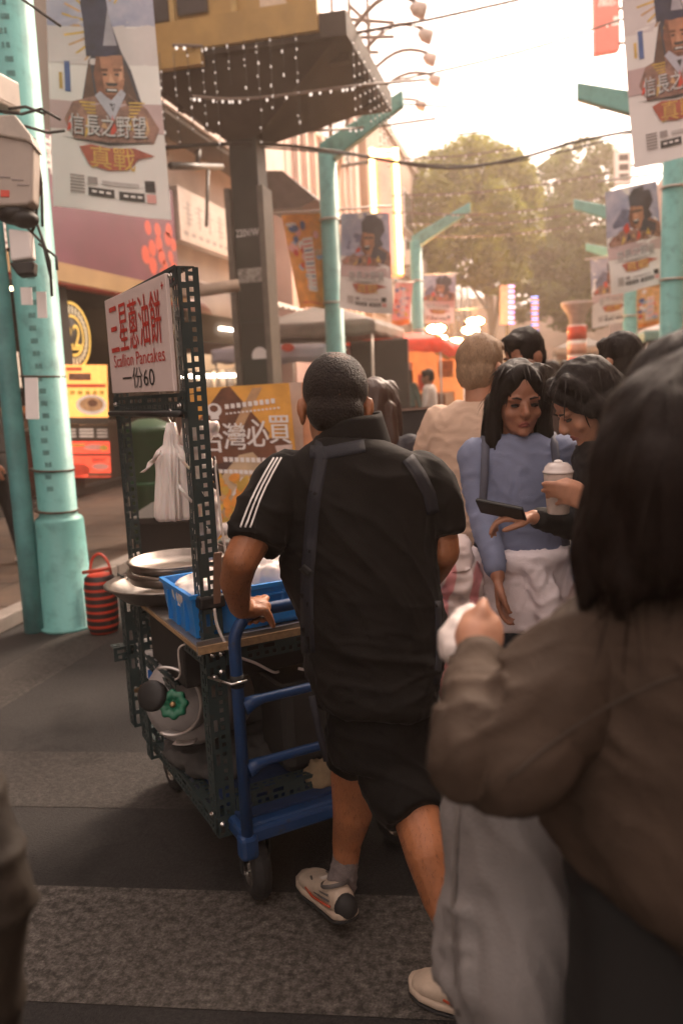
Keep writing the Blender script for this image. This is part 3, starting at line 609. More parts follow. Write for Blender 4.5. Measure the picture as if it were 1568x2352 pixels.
# ============================================================ BANNERS ON RODS
def warrior(p, hat, u=.5, big=1.0):
    """a made-up bust in a robe: plain painted figure of the banner's size and colours"""
    if hat:
        p.rect(0,.78,1,1,bluep); p.poly([(0,.62),(1,.62),(1,.80),(0,.80)], mat('pale_banner_sky',(.62,.56,.56),.6,var=.12,scale=2))
        for k in range(15):
            a = radians(55+k*14); c_, s_ = cos(a), sin(a)
            p.poly([(.53+.19*c_,.79+.10*s_), (.53+.19*cos(a+.1),.79+.10*sin(a+.1)), (.53+.40*cos(a+.07),.80+.19*sin(a+.07)), (.53+.40*cos(a+.02),.80+.19*sin(a+.02))], tanp if k % 2 else gold, 1)
        p.poly([(.28,.46),(.36,.64),(.46,.70),(.64,.70),(.74,.60),(.82,.46),(.72,.42),(.4,.42)], darkp, 1)       # long hair
        p.poly([(.40,.58),(.42,.50),(.48,.455),(.56,.45),(.64,.485),(.68,.56),(.67,.66),(.43,.66)], skinp, 2)
        p.poly([(.34,.655),(.33,.80),(.31,.885),(.37,.925),(.47,.935),(.55,.915),(.57,.82),(.66,.68),(.62,.665),(.52,.655)], mat('printed_navy_felt',(.03,.035,.07),.6,var=.4), 3)
        p.poly([(.50,.70),(.56,.85),(.63,.70)], mat('printed_grey_fold',(.35,.33,.38),.6), 4)
        p.rect(.45,.593,.53,.605,brownp,4); p.rect(.58,.593,.66,.605,brownp,4); p.rect(.48,.575,.52,.584,ink,4); p.rect(.59,.575,.63,.584,ink,4)
        p.poly([(.55,.59),(.53,.545),(.59,.545)], mat('printed_skin_light',(.6,.32,.2),.5), 4); p.rect(.50,.505,.61,.522,ink,4); p.rect(.515,.512,.60,.518,white_p,5)
        p.poly([(.12,.38),(.20,.46),(.40,.49),(.56,.40),(.70,.50),(.86,.44),(.96,.36),(.9,.30),(.2,.30)], armour, 2)
        p.poly([(.40,.49),(.55,.385),(.68,.50),(.64,.52),(.55,.43),(.45,.51)], mat('printed_collar',(.45,.45,.52),.5), 4)
        for k in range(6): p.rect(.26+.02*k,.455-.014*k,.40,.462-.014*k,gold,5); p.rect(.70,.46-.014*k,.84-.02*k,.466-.014*k,gold,5)
        dk = mat('printed_skin_dark',(.20,.075,.04),.5,var=.35,scale=14)
        p.poly([(.40,.58),(.42,.50),(.48,.455),(.52,.46),(.49,.52),(.47,.60),(.46,.66),(.43,.66)], dk, 3); p.poly([(.62,.55),(.66,.56),(.67,.62),(.63,.60)], mat('printed_skin_light',(.6,.32,.2),.5), 3)
        p.poly([(.47,.50),(.52,.475),(.60,.475),(.64,.50),(.60,.495),(.52,.498)], dk, 4); p.poly([(.50,.545),(.62,.545),(.60,.532),(.52,.532)], ink, 4); p.poly([(.52,.46),(.58,.46),(.555,.425)], ink, 4)
        for k in range(9): a = .30+.05*k; p.poly([(.36+.004*k,.64-.02*k),(.375+.004*k,.645-.02*k),(.30+.012*k,.44),(.285+.012*k,.44)], mat('printed_hair_brown',(.10,.05,.03),.5,var=.4), 2); p.poly([(.68-.004*k,.62-.015*k),(.69-.004*k,.62-.015*k),(.80-.012*k,.45),(.785-.012*k,.45)], mat('printed_hair_brown',(.10,.05,.03)), 2)
        for k in range(10): p.poly([(.14+.075*k,.33+.03*sin(k*2.)),(.20+.075*k,.35),(.17+.075*k,.40+.02*sin(k*3.))], [redp,brownp,gold,darkp,tanp][k%5], 6)
        p.rect(.14,.50,.19,.63,bluet,2); p.rect(.09,.51,.12,.58,gold,2)
    else:
        p.rect(0,.56,1,1,bluep); p.poly([(.1,.66),(.3,.8),(.5,.76),(.45,.6),(.1,.56)], mat('printed_steel_blue',(.16,.17,.26),.6,var=.4), 1)
        p.poly([(.44,.74),(.42,.90),(.52,.97),(.70,.98),(.86,.92),(.90,.82),(.80,.74),(.86,.68),(.74,.62),(.5,.6)], darkp, 2)
        p.poly([(.40,.70),(.42,.62),(.50,.57),(.62,.58),(.68,.66),(.68,.78),(.44,.80)], skinp, 3)
        p.rect(.44,.735,.66,.755,ink,4); p.poly([(.46,.665),(.60,.67),(.57,.62),(.50,.62)], ink, 4); p.rect(.49,.655,.58,.664,white_p,5); p.poly([(.53,.735),(.50,.69),(.58,.69)], mat('printed_skin_light',(.6,.32,.2),.5), 4)
        p.poly([(.02,.50),(.2,.60),(.45,.58),(.60,.56),(.80,.66),(1,.60),(1,.46),(.05,.46)], armour, 3)
        p.poly([(.30,.62),(.38,.66),(.42,.58),(.34,.55)], redp, 4)
        p.poly([(.66,.66),(.92,.60),(.9,.52),(.6,.55)], darkp, 4)
        dk = mat('printed_skin_dark',(.20,.075,.04),.5,var=.35,scale=14); p.poly([(.40,.70),(.42,.62),(.50,.57),(.53,.58),(.48,.64),(.47,.78),(.44,.80)], dk, 4)
        for k in range(9): a = k*.7; p.poly([(.62+.1*cos(a),.86+.06*sin(a)),(.66+.1*cos(a),.87+.06*sin(a)),(.66+.30*cos(a),.87+.13*sin(a))], darkp, 3)
        for k in range(9): p.poly([(.08+.09*k,.48+.03*sin(k*2.)),(.16+.09*k,.50),(.12+.09*k,.555+.02*sin(k*3.))], [redp,brownp,gold,darkp,tanp][k%5], 5)
def game_banner(label, tl, tr, br, bl, hat, rod, seed=0, wavy=.02, full=True):
    t = thing('street_banner', label, 'banner', 'printed banners hung from the street lamps')
    p = Panel(tl, tr, br, bl, wave=lambda u, v: wavy*sin(u*5+v*3+seed)*(1-v*.6)+wavy*.6*sin(v*9+seed*2+u*2)*(1-v), thick=.003)
    p.body('cloth', white_p, t, 16, 22); warrior(p, hat)
    # lower part: title, red and gold brush mark with two characters, small print
    p.poly([(0,.34),(1,.34),(1,.46),(0,.46)], mat('pink_banner_fade',(.55,.40,.40),.6,var=.15,scale=2), 1)
    p.text('信長之野望', .17,.315,.85,.405,ink, 6); p.text('信長之野望', .16,.32,.84,.41,mat('silver_ink',(.62,.60,.60),.4,var=.2), 7)
    p.poly([(.08,.305),(.5,.285),(.92,.305),(.5,.298)], ink, 6)
    p.poly([(.24,.27),(.34,.285),(.5,.275),(.72,.28),(.90,.25),(.75,.235),(.66,.19),(.48,.18),(.32,.195)], mat('brush_red',(.40,.09,.05),.5,var=.3), 6)
    p.text('真戰', .33,.185,.72,.28,gold, 7)
    for k in range(6): p.rect(.15,.07+.014*k,.27,.077+.014*k,inkg,6)
    p.rect(.30,.115,.38,.145,inkg,6); p.rect(.42,.118,.74,.135,mat('pale_ink',(.5,.46,.45),.5),6); p.rect(.79,.105,.88,.15,ink,6)
    p.rect(.30,.065,.52,.10,ink,6); p.rect(.56,.062,.78,.097,ink,6); p.rect(.80,.06,.88,.095,pinkp,6)
    for k in range(3): p.rect(.33+.06*k,.078,.37+.06*k,.088,white_p,7); p.rect(.60+.06*k,.075,.64+.06*k,.085,white_p,7)
    p.prints('print', t)
    m = MB(); m.tube(rod, .016, n=8); m.build('rod', galv, t)
    return t
game_banner('big banner at the upper left with a man in a tall dark hat', D(104,-60,5.6), D(346,-60,5.75), D(394,503,5.75), D(124,476,5.6), True, [D(40,-66,5.5), D(360,-64,5.76)], 1, .018)
game_banner('banner with a shouting figure hung right of the teal lamp beside the column', D(783,490,12.3), D(893,489,12.3), D(902,722,12.3), D(779,708,12.3), False, [D(628,491,12.2), D(900,473,12.25)], 2, .05)
game_banner('large banner cut by the right picture edge, largest of the banners on that side', D(1418,-100,6.2), D(1640,-135,6.1), D(1668,340,6.1), D(1456,386,6.2), True, [D(1400,-98,6.2), D(1700,-140,6.1)], 4, .018)
game_banner('banner with a shouting figure on the right before the teal lamp', D(1389,442,11.8), D(1508,414,11.8), D(1524,652,11.8), D(1402,678,11.8), False, [D(1372,417,11.9), D(1580,389,11.9)], 3, .05)
game_banner('small banner low on the right, half covered by the shouting banner', D(1354,598,19.8), D(1446,585,19.8), D(1450,736,19.8), D(1361,753,19.8), False, [D(1342,596,19.9), D(1470,578,19.9)], 5, .05)
game_banner('faint far banner beside the distant left lamp above the glowing stall', D(968,632,20.9), D(1046,630,20.9), D(1042,742,20.9), D(964,744,20.9), False, [D(950,631,21), D(1052,628,21)], 6, .06)

def food_banner(label, tl, tr, br, bl, rod, seed, base=orange):
    t = thing('street_banner', label, 'banner', 'printed banners hung from the street lamps')
    p = Panel(tl, tr, br, bl, wave=lambda u, v: .05*sin(u*6+v*5+seed)*(1-v*.5), thick=.003); p.body('cloth', base, t, 14, 20); random.seed(seed)
    cols = [redp, gold, bluet, white_p, pinkp, tanp, mat('sky_blue_ink',(.25,.42,.6),.5)]
    for k in range(26): u, v = random.random()*.7, random.random()*.7+.2; p.ell(u+.12, v, random.uniform(.05,.14), random.uniform(.02,.05), random.choice(cols), 1+k%4, 10)
    p.rect(.40,.18,.66,.74,white_p,6)
    for k in range(12): p.rect(.42,.2+.045*k,.64,.215+.045*k,redp if k % 3 else bluet,7)
    p.rect(0,.0,1,.12,orange,6); p.rect(.15,.04,.85,.055,redp,7)
    p.prints('print', t); m = MB(); m.tube(rod, .016, n=8); m.build('rod', galv, t); return t
food_banner('orange food banner twisted on its rod left of the teal lamp', D(646,492,12.3), D(744,488,12.3), D(756,706,12.6), D(688,708,12.1), [D(640,491,12.2), D(760,486,12.3)], 12)
food_banner('pale orange food banner low behind the right teal lamp', D(1462,664,15.5), D(1521,650,15.5), D(1512,746,15.5), D(1462,756,15.5), [D(1455,664,15.5), D(1560,642,15.5)], 14, mat('amber_print',(.66,.42,.2),.5,var=.2))
food_banner('narrow pink and white banner between the shouting banner and the far left lamp', D(908,650,17), D(948,648,17), D(940,745,17), D(898,748,17), [D(896,650,17), D(952,648,17)], 15, pinkp)
food_banner('blue and white banner scrap at the right edge above the foreground head', D(1552,590,13), D(1600,580,13), D(1606,750,13), D(1550,758,13), [D(1545,590,13), D(1620,576,13)], 16, white_p)

# ============================================================ WIRES OVER THE STREET
def swag(name, label, pts, r, mt, cat='cable', group=None, n=24, bulbs_n=0):
    m = MB(); q = []
    P = [D(*p) for p in pts]
    for i in range(n+1):                                   # smooth curve through three or more points
        t_ = i/n*(len(P)-1); k = min(int(t_), len(P)-2); f = t_-k
        p0, p1, p2, p3 = P[max(k-1,0)], P[k], P[k+1], P[min(k+2,len(P)-1)]
        q.append(.5*((2*p1)+(p2-p0)*f+(2*p0-5*p1+4*p2-p3)*f*f+(3*p1-p0-3*p2+p3)*f**3))
    if not bulbs_n: m.tube(q, r, n=6); return solo(m, name, mt, label, cat, group)
    t = thing(name, label, cat, group); m.tube(q, r, n=5); m.build('wire', mt, t); m = MB(); random.seed(bulbs_n)
    for i in range(bulbs_n): k = random.uniform(0, n-.01); a = q[int(k)].lerp(q[int(k)+1], k%1); m.ell(a-V((0,0,.025)), (.012,.012,.02), n=6, k=4)
    o = m.build('bulbs', ft, t); o['kind'] = 'stuff'; return t
swag('power_cable', 'thick sagging pair of cables crossing from the steel column to the big right banner', ((120,352,9.5),(360,340,9.4),(570,330,9.7),(760,346,11),(1010,386,12),(1180,366,12),(1320,326,12),(1470,297,12)), .022, wire_m)
swag('power_cable', 'second thin cable running just beneath the thick sagging pair', ((570,336,9.7),(780,353,11),(1010,379,12),(1200,368,12.2),(1470,301,12)), .012, wire_m)
SL = [((804,80,10),(1000,42,10),(1240,-12,10)), ((897,188,13),(1090,145,13),(1252,102,13),(1440,40,13)), ((920,238,14),(1097,243,15),(1250,200,15),(1425,148,15)), ((960,312,16),(1048,309,16),(1230,282,16),(1430,240,16)), ((926,365,18),(1120,350,18),(1440,285,18)),
      ((900,449,19),(1077,443,19),(1230,425,19),(1400,398,19)), ((900,488,20),(1097,493,20),(1250,478,20),(1400,450,20)), ((940,513,21),(1116,515,21),(1260,500,21),(1400,476,21)), ((960,542,22),(1107,542,22),(1260,528,22),(1400,504,22)), ((396,104,8.8),(577,107,8.9),(733,89,9),(960,50,9)), ((440,222,8.7),(574,227,8.8),(805,199,9),(980,182,10)), ((609,302,11),(720,300,11),(857,291,12),(1000,272,12))]
LN = ['topmost string light wire in the white sky', 'string light wire second from the top of the sky', 'string light wire just above the lowest spot lamp', 'string light wire level with the right lamp arms', 'string light wire skimming the top of the trees', 'string light wire crossing the middle of the leaves', 'string light wire one below the middle of the leaves', 'lower string light wire over the dark leaves', 'lowest string light wire over the dark leaves', 'string light wire along the yellow gantry beam', 'string light wire across the flared column head', 'string light wire right of the column head over the pale house']
for p_, l_ in zip(SL, LN): swag('string_light', l_, p_, .018, wirel, 'string lights', 'string light wires over the street', 24, 30)

# ============================================================ TREES
def leafmat(name, a, b):
    m = bpy.data.materials.new(name); m.use_nodes = True; n = m.node_tree; P = n.nodes['Principled BSDF']; out = n.nodes['Material Output']
    tc = n.nodes.new('ShaderNodeTexCoord'); nz = n.nodes.new('ShaderNodeTexNoise'); nz.inputs['Scale'].default_value = 1.3; nz.inputs['Detail'].default_value = 5
    n.links.new(tc.outputs['Object'], nz.inputs['Vector']); r = n.nodes.new('ShaderNodeValToRGB'); r.color_ramp.elements[0].color = (*a,1); r.color_ramp.elements[1].color = (*b,1); r.color_ramp.elements[0].position = .35; r.color_ramp.elements[1].position = .65
    n.links.new(nz.outputs['Fac'], r.inputs[0]); n.links.new(r.outputs[0], P.inputs['Base Color']); P.inputs['Roughness'].default_value = .5
    tr = n.nodes.new('ShaderNodeBsdfTranslucent'); n.links.new(r.outputs[0], tr.inputs[0]); mxs = n.nodes.new('ShaderNodeMixShader'); mxs.inputs[0].default_value = .5
    n.links.new(P.outputs[0], mxs.inputs[1]); n.links.new(tr.outputs[0], mxs.inputs[2]); n.links.new(mxs.outputs[0], out.inputs[0]); return m
bark = mat('bark', (.09,.06,.04), .9, var=.4, scale=6, bump=.6, bscale=20)
lf1 = leafmat('golden_leaves', (.085,.115,.007), (.32,.33,.025)); lf2 = leafmat('olive_leaves', (.035,.065,.007), (.15,.20,.02))
def tree(label, base, top, clumps, lm, n_leaf, ls, seed):
    random.seed(seed); t = thing('street_tree', label, 'tree', 'trees at the end of the street'); b = V(base); m = MB()
    tp = V(top); m.tube([b, b.lerp(tp,.35)+V((.15,0,0)), b.lerp(tp,.7)+V((-.1,.1,0)), tp], [.42,.33,.24,.10], n=10)
    for c, r in clumps:
        s = b.lerp(tp, random.uniform(.35,.9)); mid = s.lerp(c,.5)+V((0,0,.3)); m.tube([s, mid, c], [.13,.09,.03], n=6)
    m.build('trunk', bark, t); m = MB()
    tot = sum(r[0]*r[1]*r[2] for c, r in clumps)
    for c, r in clumps:
        for _ in range(int(n_leaf*r[0]*r[1]*r[2]/tot)):
            while True:
                d = V((random.uniform(-1,1), random.uniform(-1,1), random.uniform(-1,1)))
                if d.length < 1: break
            d = d.normalized()*(d.length**.55); p = c+V((d.x*r[0], d.y*r[1], d.z*r[2]))
            if fbm(p*.9, 1.0, 2) < -.18: continue
            a = V((random.gauss(0,1), random.gauss(0,1), random.gauss(0,.6))).normalized(); q = a.orthogonal().normalized(); q = (q+V((0,0,.2))).normalized(); s = ls*random.uniform(.6,1.3)
            m.add([p-a*s, p+q*s*.45, p+a*s, p-q*s*.45], [(0,1,2,3)])
    o = m.build('crown', lm, t); return t
def cl(px, py, d, rx, ry, rz): return (D(px, py, d), (rx, ry, rz))
tree('golden leaved tree over the glowing stall, tallest in the middle of the street end', GZ(1131,886), D(1125,470,38), [cl(1080,395,37,1.9,2,1.5), cl(1150,420,38,1.6,2,1.6), cl(1010,470,37,1.8,2,1.6), cl(1095,500,36,2.2,2,1.7), cl(990,560,37,1.4,2,1.3), cl(1080,590,36,1.9,2,1.2), cl(1160,540,37,1.7,2,1.5), cl(1000,410,38,1.2,1.6,1.2), cl(1150,630,36,1.4,1.6,.9), cl(1185,470,38,1.3,1.6,1.4)], lf1, 24000, .21, 1)
tree('dark olive tree on the right of the street end behind the banners', GZ(1330,878), D(1320,480,44), [cl(1290,440,43,2.2,2,1.7), cl(1340,390,44,2.0,2,1.6), cl(1350,520,43,2.4,2,1.9), cl(1260,530,42,1.9,2,1.6), cl(1310,620,42,2.6,2,1.8), cl(1230,610,41,1.9,2,1.4), cl(1220,690,40,1.7,2,1.1), cl(1330,710,41,2.1,2,1.1), cl(1380,600,42,1.6,2,1.8)], lf2, 26000, .21, 2)
tree('small sparse tree left of the golden one, partly behind the bulb sign', GZ(985,890), D(975,520,47), [cl(960,470,46,1.7,2,1.5), cl(1000,540,46,1.6,2,1.6), cl(945,580,46,1.3,2,1.4), cl(990,640,45,1.5,2,1.1)], lf1, 7000, .18, 3)

# ============================================================ STALLS ALONG THE LEFT
def canopy(name, label, x0, x1, y0, y1, z0, z1, cm, vm, legs=True):
    t = thing(name, label, 'stall'); m = MB(); cx_, cy_ = (x0+x1)/2, (y0+y1)/2
    def top(u, v):
        x, y = x0+(x1-x0)*u, y0+(y1-y0)*v; h = 1-max(abs(2*u-1), abs(2*v-1)); return V((x, y, z0+(z1-z0)*h-.05*sin(pi*u)*sin(pi*v)*0+.02*fbm((x*2,y*2,0),1)))
    m.sheet(top, 16, 16); m.build('canopy', cm, t, solid=.008); m = MB()
    def val(u, v):
        k = u*4; i = int(min(k, 3.999)); f = k-i; c = [(x0,y0),(x1,y0),(x1,y1),(x0,y1),(x0,y0)]; a, b = c[i], c[i+1]
        return V((a[0]+(b[0]-a[0])*f, a[1]+(b[1]-a[1])*f, z0-.22*v+.015*sin(u*80)*v))
    m.sheet(val, 120, 3); m.build('valance', vm, t, solid=.006)
    if legs:
        for x in (x0+.05, x1-.05):
            for y in (y0+.05, y1-.05): m = MB(); m.tube([(x,y,0), (x,y,z0)], .02, n=8); m.build('leg', galv, t)
    return t
canopy('market_stall', 'market stall with a sagging grey tarpaulin canopy just beyond the steel column', -4.9, -2.6, 13.2, 16.2, 2.42, 2.85, tarp, tarp)
canopy('market_stall', 'market stall with a white and blue valance below the grey tarpaulin', -5.3, -3.35, 13.0, 15.2, 2.08, 2.3, mat('pale_awning',(.5,.46,.46),.6), mat('blue_white_valance',(.45,.44,.52),.6,var=.15,scale=3))
p = Panel(FY(640,783,12.9), FY(700,786,12.9), FY(700,812,12.9), FY(640,812,12.9)); m = MB()
p.ell(.35,.5,.25,.35,redp); solo(p.p, 'awning_mark', redp, 'red round mark on the white valance right of the column', 'mark')
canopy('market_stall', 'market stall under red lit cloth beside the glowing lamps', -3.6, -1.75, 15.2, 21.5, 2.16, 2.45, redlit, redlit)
m = MB(); random.seed(6)
for k in range(16):
    t = thing('red_lantern', 'round red cloth lantern in the row under the red stall roof', 'lantern', 'red lanterns of the red stall'); m = MB(); p = V((-1.85-.0*k, 15.3+k*.39, 2.02+random.uniform(-.04,.04)))
    m.ell(p, (.17,.17,.14), n=14, k=8); m.build('shade', redlit, t); m = MB(); m.lathe(p+V((0,0,.12)), (0,0,1), [(0,.05),(.05,.05)], n=10); m.lathe(p-V((0,0,.17)), (0,0,1), [(0,.05),(.05,.05)], n=10); m.build('cap', gold, t)
m = MB(); m.box((-2.72, 14.2, 1.15), (1.0, .12, 2.0)); solo(m, 'stall_curtain', mat('black_curtain',(.02,.016,.014),.8,var=.3), 'black curtain wall behind the head of the man in black', 'curtain', bevel=.02)
t = thing('stall_post', 'grey post with paper notices right of the black curtain', 'post'); m = MB(); q = FY(918,900,15.0); m.box((q.x, 15.0, 1.1), (.16,.1,2.2)); m.build('post', flange_m, t)
m = MB(); m.box((q.x,14.94,1.75), (.15,.01,.36)); m.build('notice', pinkp, t); m = MB(); m.box((q.x,14.94,1.47), (.15,.01,.16)); m.build('label', gold, t)
t = thing('lit_stall', 'glowing orange food stall with lit panels in the middle distance', 'stall')
m = MB(); m.box((-2.9, 19.5, .55), (1.6, 2.0, 1.1)); m.build('counter', mat('stall_wood',(.25,.13,.06),.6,var=.3), t)
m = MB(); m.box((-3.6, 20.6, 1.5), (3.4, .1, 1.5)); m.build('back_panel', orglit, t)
for k in range(6): m = MB(); m.box((-4.8+k*.5, 20.5, 1.35+.3*(k%2)), (.36,.05,.4)); m.build('price_card', [white_p, redp, gold][k%3], t)
# bare lamps shining at the stalls
for k, (x, y, d, nm) in enumerate(((1001,755,22,'left bright lamp of the glowing stall'),(1091,738,24,'highest bright lamp of the glowing stall'),(1080,758,24,'bright lamp just below the highest one'),(1011,777,22,'low lamp under the left bright one'),(1047,782,25,'faint low lamp nearest the grey haired head'))):
    t = thing('hanging_lamp', nm, 'lamp', 'bare lamps hanging at the glowing stall'); p = D(x, y, d); m = MB()
    m.ell(p, (.24,.14,.10) if k < 3 else (.17,.10,.07), n=14, k=8); m.build('bulb', mat('bright_bulb',(1,.8,.5),.4,var=0,emit=140,ecol=(1,.50,.18)), t)
    m = MB(); m.lathe(p+V((0,0,.05)), (0,0,1), [(0,.13),(.06,.05),(.12,.02)], n=12); m.tube([p+V((0,0,.15)), p+V((0,0,.9))], .01, n=5); m.build('shade', dark, t)
m = MB(); m.tube([D(985,716,22), D(1120,706,24)], .02, n=6); solo(m, 'lamp_rail', dark, 'thin dark rail from which the bare stall lamps hang', 'rail')
# led signs
for nm, (xa, ya, xb, yb), d, n_, cs, pm in (('pale signboard edged with violet led rungs below the trees', (1148,655,1180,745), 26, 8, ((.55,.3,1),(.7,.4,1)), 'pink_panel'), ('narrow dark board of red and blue led rungs below the trees', (1219,680,1235,768), 27, 14, ((1,.25,.15),(.25,.35,1)), 'dark_panel')):
    t = thing('led_sign', nm, 'sign'); p = Panel(D(xa,ya,d), D(xb,ya,d), D(xb,yb,d), D(xa,yb,d), thick=.1); p.body('board', mat(pm, (.5,.3,.27) if 'pink' in pm else (.03,.03,.035), .5), t, 1, 1)
    m = MB()
    for k in range(n_):
        v = .03+.94*k/(n_-1); a, b = (.6, 1.0) if 'pink' in pm else (.02,.98); c = cs[k%2]
        mt = mat('led_%d_%s' % (k%2, pm), c, .4, var=0, emit=1.2, ecol=c); m.tube([p.at(a,v,.03), p.at(b,v,.03)], .018, mt, n=5)
    o = m.build('led_rungs', None, t); m = MB(); q = (p.at(.5,0)+p.at(.5,0))*.5; m.box((q.x, q.y, q.z/2), (.1,.1,q.z)); m.build('post', dark, t)
# advertising column
t = thing('advertising_column', 'red and white round advertising column with a bowl shaped top', 'column'); q = D(1324,800,20); q.z = 0
m = MB(); m.lathe(q, (0,0,1), [(0,.22),(2.55,.22)], n=20); m.build('shaft', white_p, t)
for z_, h_, mt in ((2.2,.32,redp),(1.85,.26,mat('salmon_print',(.7,.35,.25),.5)),(1.45,.34,redp)): m = MB(); m.lathe(q+V((0,0,z_)), (0,0,1), [(0,.226),(h_,.226)], n=20); m.build('band', mt, t)
m = MB(); m.lathe(q+V((0,0,2.55)), (0,0,1), [(0,.16),(.25,.22),(.45,.36),(.52,.38),(.55,.36)], n=24); m.build('bowl', mat('dusty_bowl',(.45,.37,.33),.6), t)
# right side stalls, deep background
canopy('market_stall', 'pale canopied stall on the right under the small banner', 2.0, 3.6, 18, 22, 2.2, 2.6, mat('pale_canopy',(.5,.44,.40),.6), mat('teal_valance',(.2,.42,.40),.6))
canopy('market_stall', 'far grey stall beyond the advertising column', .4, 2.6, 33, 37, 2.3, 2.8, tarp, mat('tan_valance',(.40,.32,.25),.6))
random.seed(33)
t = thing('stall_shelf', 'shelf of small coloured goods under the pale right stall canopy', 'shelf'); m = MB(); m.box((2.8,21.5,1.0), (1.5,.5,.06)); m.box((2.8,21.5,1.5), (1.5,.5,.06)); m.box((2.8,21.78,1.1), (1.5,.05,2.2)); m.build('rack', dark, t)
for k in range(18):
    m = MB(); m.box((2.15+.16*(k%9), 21.4, 1.18+.5*(k//9)), (.12,.2,.18+.1*random.random())); m.build('packet', [redp, teal, white_p, orange, ink, pinkp][random.randrange(6)], t)
for k in range(7):
    cc = [(.42,.36,.25),(.12,.10,.08),(.5,.4,.36),(.2,.26,.22),(.35,.2,.15),(.55,.5,.44),(.16,.14,.12)][k]; w_ = random.uniform(.3,.9)
    t = thing('notice_board', ['tall cream notice board','low black notice board','pinkish notice board','dull green notice board','rust brown notice board','wide pale notice board','grey brown notice board'][k]+' in the far clutter under the trees', 'board'); p = D(1190+k*26, 850, 28+k*1.1); h_ = random.uniform(1.5,2.6)
    m = MB(); m.box((p.x,p.y,h_/2), (w_,.12,h_)); m.build('board', mat('board_paint_%d'%k, cc, .6, var=.3, scale=3), t); m = MB()
    for j in range(5): m.box((p.x,p.y-.065,h_*(.35+.12*j)), (w_*.7,.012,.07))
    m.build('lettering', white_p if k%2 else ink, t)

# ============================================================ BIG FOOD POSTER AND THINGS BEHIND THE CART
t = thing('food_poster', 'big orange food poster board with a gold medal behind the cart', 'poster')
tl, tr, br, bl = D(433,893,4.4), D(664,879,4.55), D(700,1262,4.55), D(474,1236,4.4)
p = Panel(tl, tr, br, bl, thick=.02); p.body('board', mat('amber_poster',(.72,.36,.065),.45,var=.35,scale=2.5), t, 1, 1)
p.poly([(.32,.99),(.40,1.0),(.75,.70),(.7,.6),(.15,.60),(.05,.78)], brownp, 0); p.poly([(.30,.64),(.62,.98),(.72,.98),(.36,.60)], tanp, 1)
p.poly([(.05,.62),(.5,.68),(.95,.66),(.95,.56),(.5,.50),(.1,.46)], brownp, 1); p.poly([(.05,.47),(.3,.52),(.6,.5),(.8,.4),(.7,.36),(.2,.30)], mat('dark_print',(.09,.045,.035),.5,var=.3), 2)
p.poly([(.14,.18),(.10,.30),(.25,.44),(.42,.56),(.56,.58),(.70,.48),(.82,.30),(.9,.1),(.5,.02)], mat('flour_print',(.52,.38,.24),.5,var=.25,scale=5), 3)
for k, ch in enumerate('台灣必買'):
    for dx_ in (0,.008): p.text(ch, .05+.23*k+dx_, .575+.02*k, .27+.23*k+dx_, .745+.02*k, white_p, 5+dx_*20)
p.ell(.22,.85,.075,.045,white_p,5); p.ell(.22,.86,.04,.022,brownp,6); p.rect(.18,.79,.26,.81,white_p,5)
for k in range(9): p.rect(.33+.058*k,.855+.003*k,.37+.058*k,.885+.003*k,white_p,5)
for k in range(14): p.rect(.33+.04*k,.82+.002*k,.355+.04*k,.83+.002*k,white_p,5)
for k in range(8): p.rect(.26+.055*k,.515,.30+.055*k,.545,white_p,5)
for k in range(8): p.rect(.2+.05*k,.44,.24+.05*k,.465,white_p,5)
p.poly([(.79,.62),(.97,.63),(.93,.48),(.87,.42)], mat('ribbon_print',(.7,.55,.5),.5), 4); p.ell(.88,.47,.115,.085,gold,6); p.ell(.88,.475,.085,.062,mat('medal_light',(.75,.52,.14),.4,var=.2),7)
p.poly([(.30,.30),(.42,.42),(.86,.37),(.80,.22)], white_p, 6); p.poly([(.37,.31),(.45,.39),(.82,.345),(.77,.25)], orange, 7); p.poly([(.40,.30),(.46,.345),(.8,.30),(.77,.255)], gold, 8)
random.seed(2)
for k in range(120): p.ell(.04+random.random()*.66, .08+random.random()*.34, random.uniform(.03,.08), random.uniform(.015,.04), random.choice([gold, gold, orange, orange, tanp, mat('toffee_print',(.55,.27,.04),.5,var=.4,scale=9)]), 8+k%4, 9, random.random())
p.prints('print', t)
m = MB(); a, b = D(470,1236,4.42), D(700,1262,4.58); 
for q in (tl.lerp(tr,.12), tl.lerp(tr,.88)): m.tube([q+CF*.04, V((q.x,q.y,0))+CF*.15], .012, n=6)
m.build('stand', dark, t)
t = thing('side_panel', 'pale stall panel with an orange end right of the food poster', 'panel'); m = MB(); q = [D(664,879,4.72), D(692,878,4.72), D(704,1250,4.72), D(690,1252,4.72)]; m.hexa(q, [v+CF*.05 for v in q]); m.build('frame', mat('pale_panel',(.5,.38,.32),.5,var=.15), t)
m = MB(); q = [D(692,878,4.74), D(760,874,4.74), D(765,1180,4.74), D(700,1180,4.74)]; m.hexa(q, [v+CF*.05 for v in q]); m.build('orange_face', mat('salmon_panel',(.62,.28,.14),.5,var=.2), t)
m = MB(); q = [V((p_.x,p_.y,.02)) for p_ in (D(690,1252,4.8), D(765,1180,4.8))]; m.tube([q[0], D(697,1250,4.75)], .02); m.tube([q[1], D(762,1178,4.77)], .02); m.build('leg', dark, t)
t = thing('stall_table', 'dark stall table behind the food poster with white packets', 'table'); c = D(560,1200,5.3); m = MB(); m.box((c.x, c.y, .72), (1.3,.7,.04), R=Matrix.Rotation(radians(14),3,'Z')); m.build('tabletop', inner, t)
m = MB(); m.box((c.x, c.y, .35), (1.2,.6,.68), R=Matrix.Rotation(radians(14),3,'Z')); m.build('skirt', inner, t)
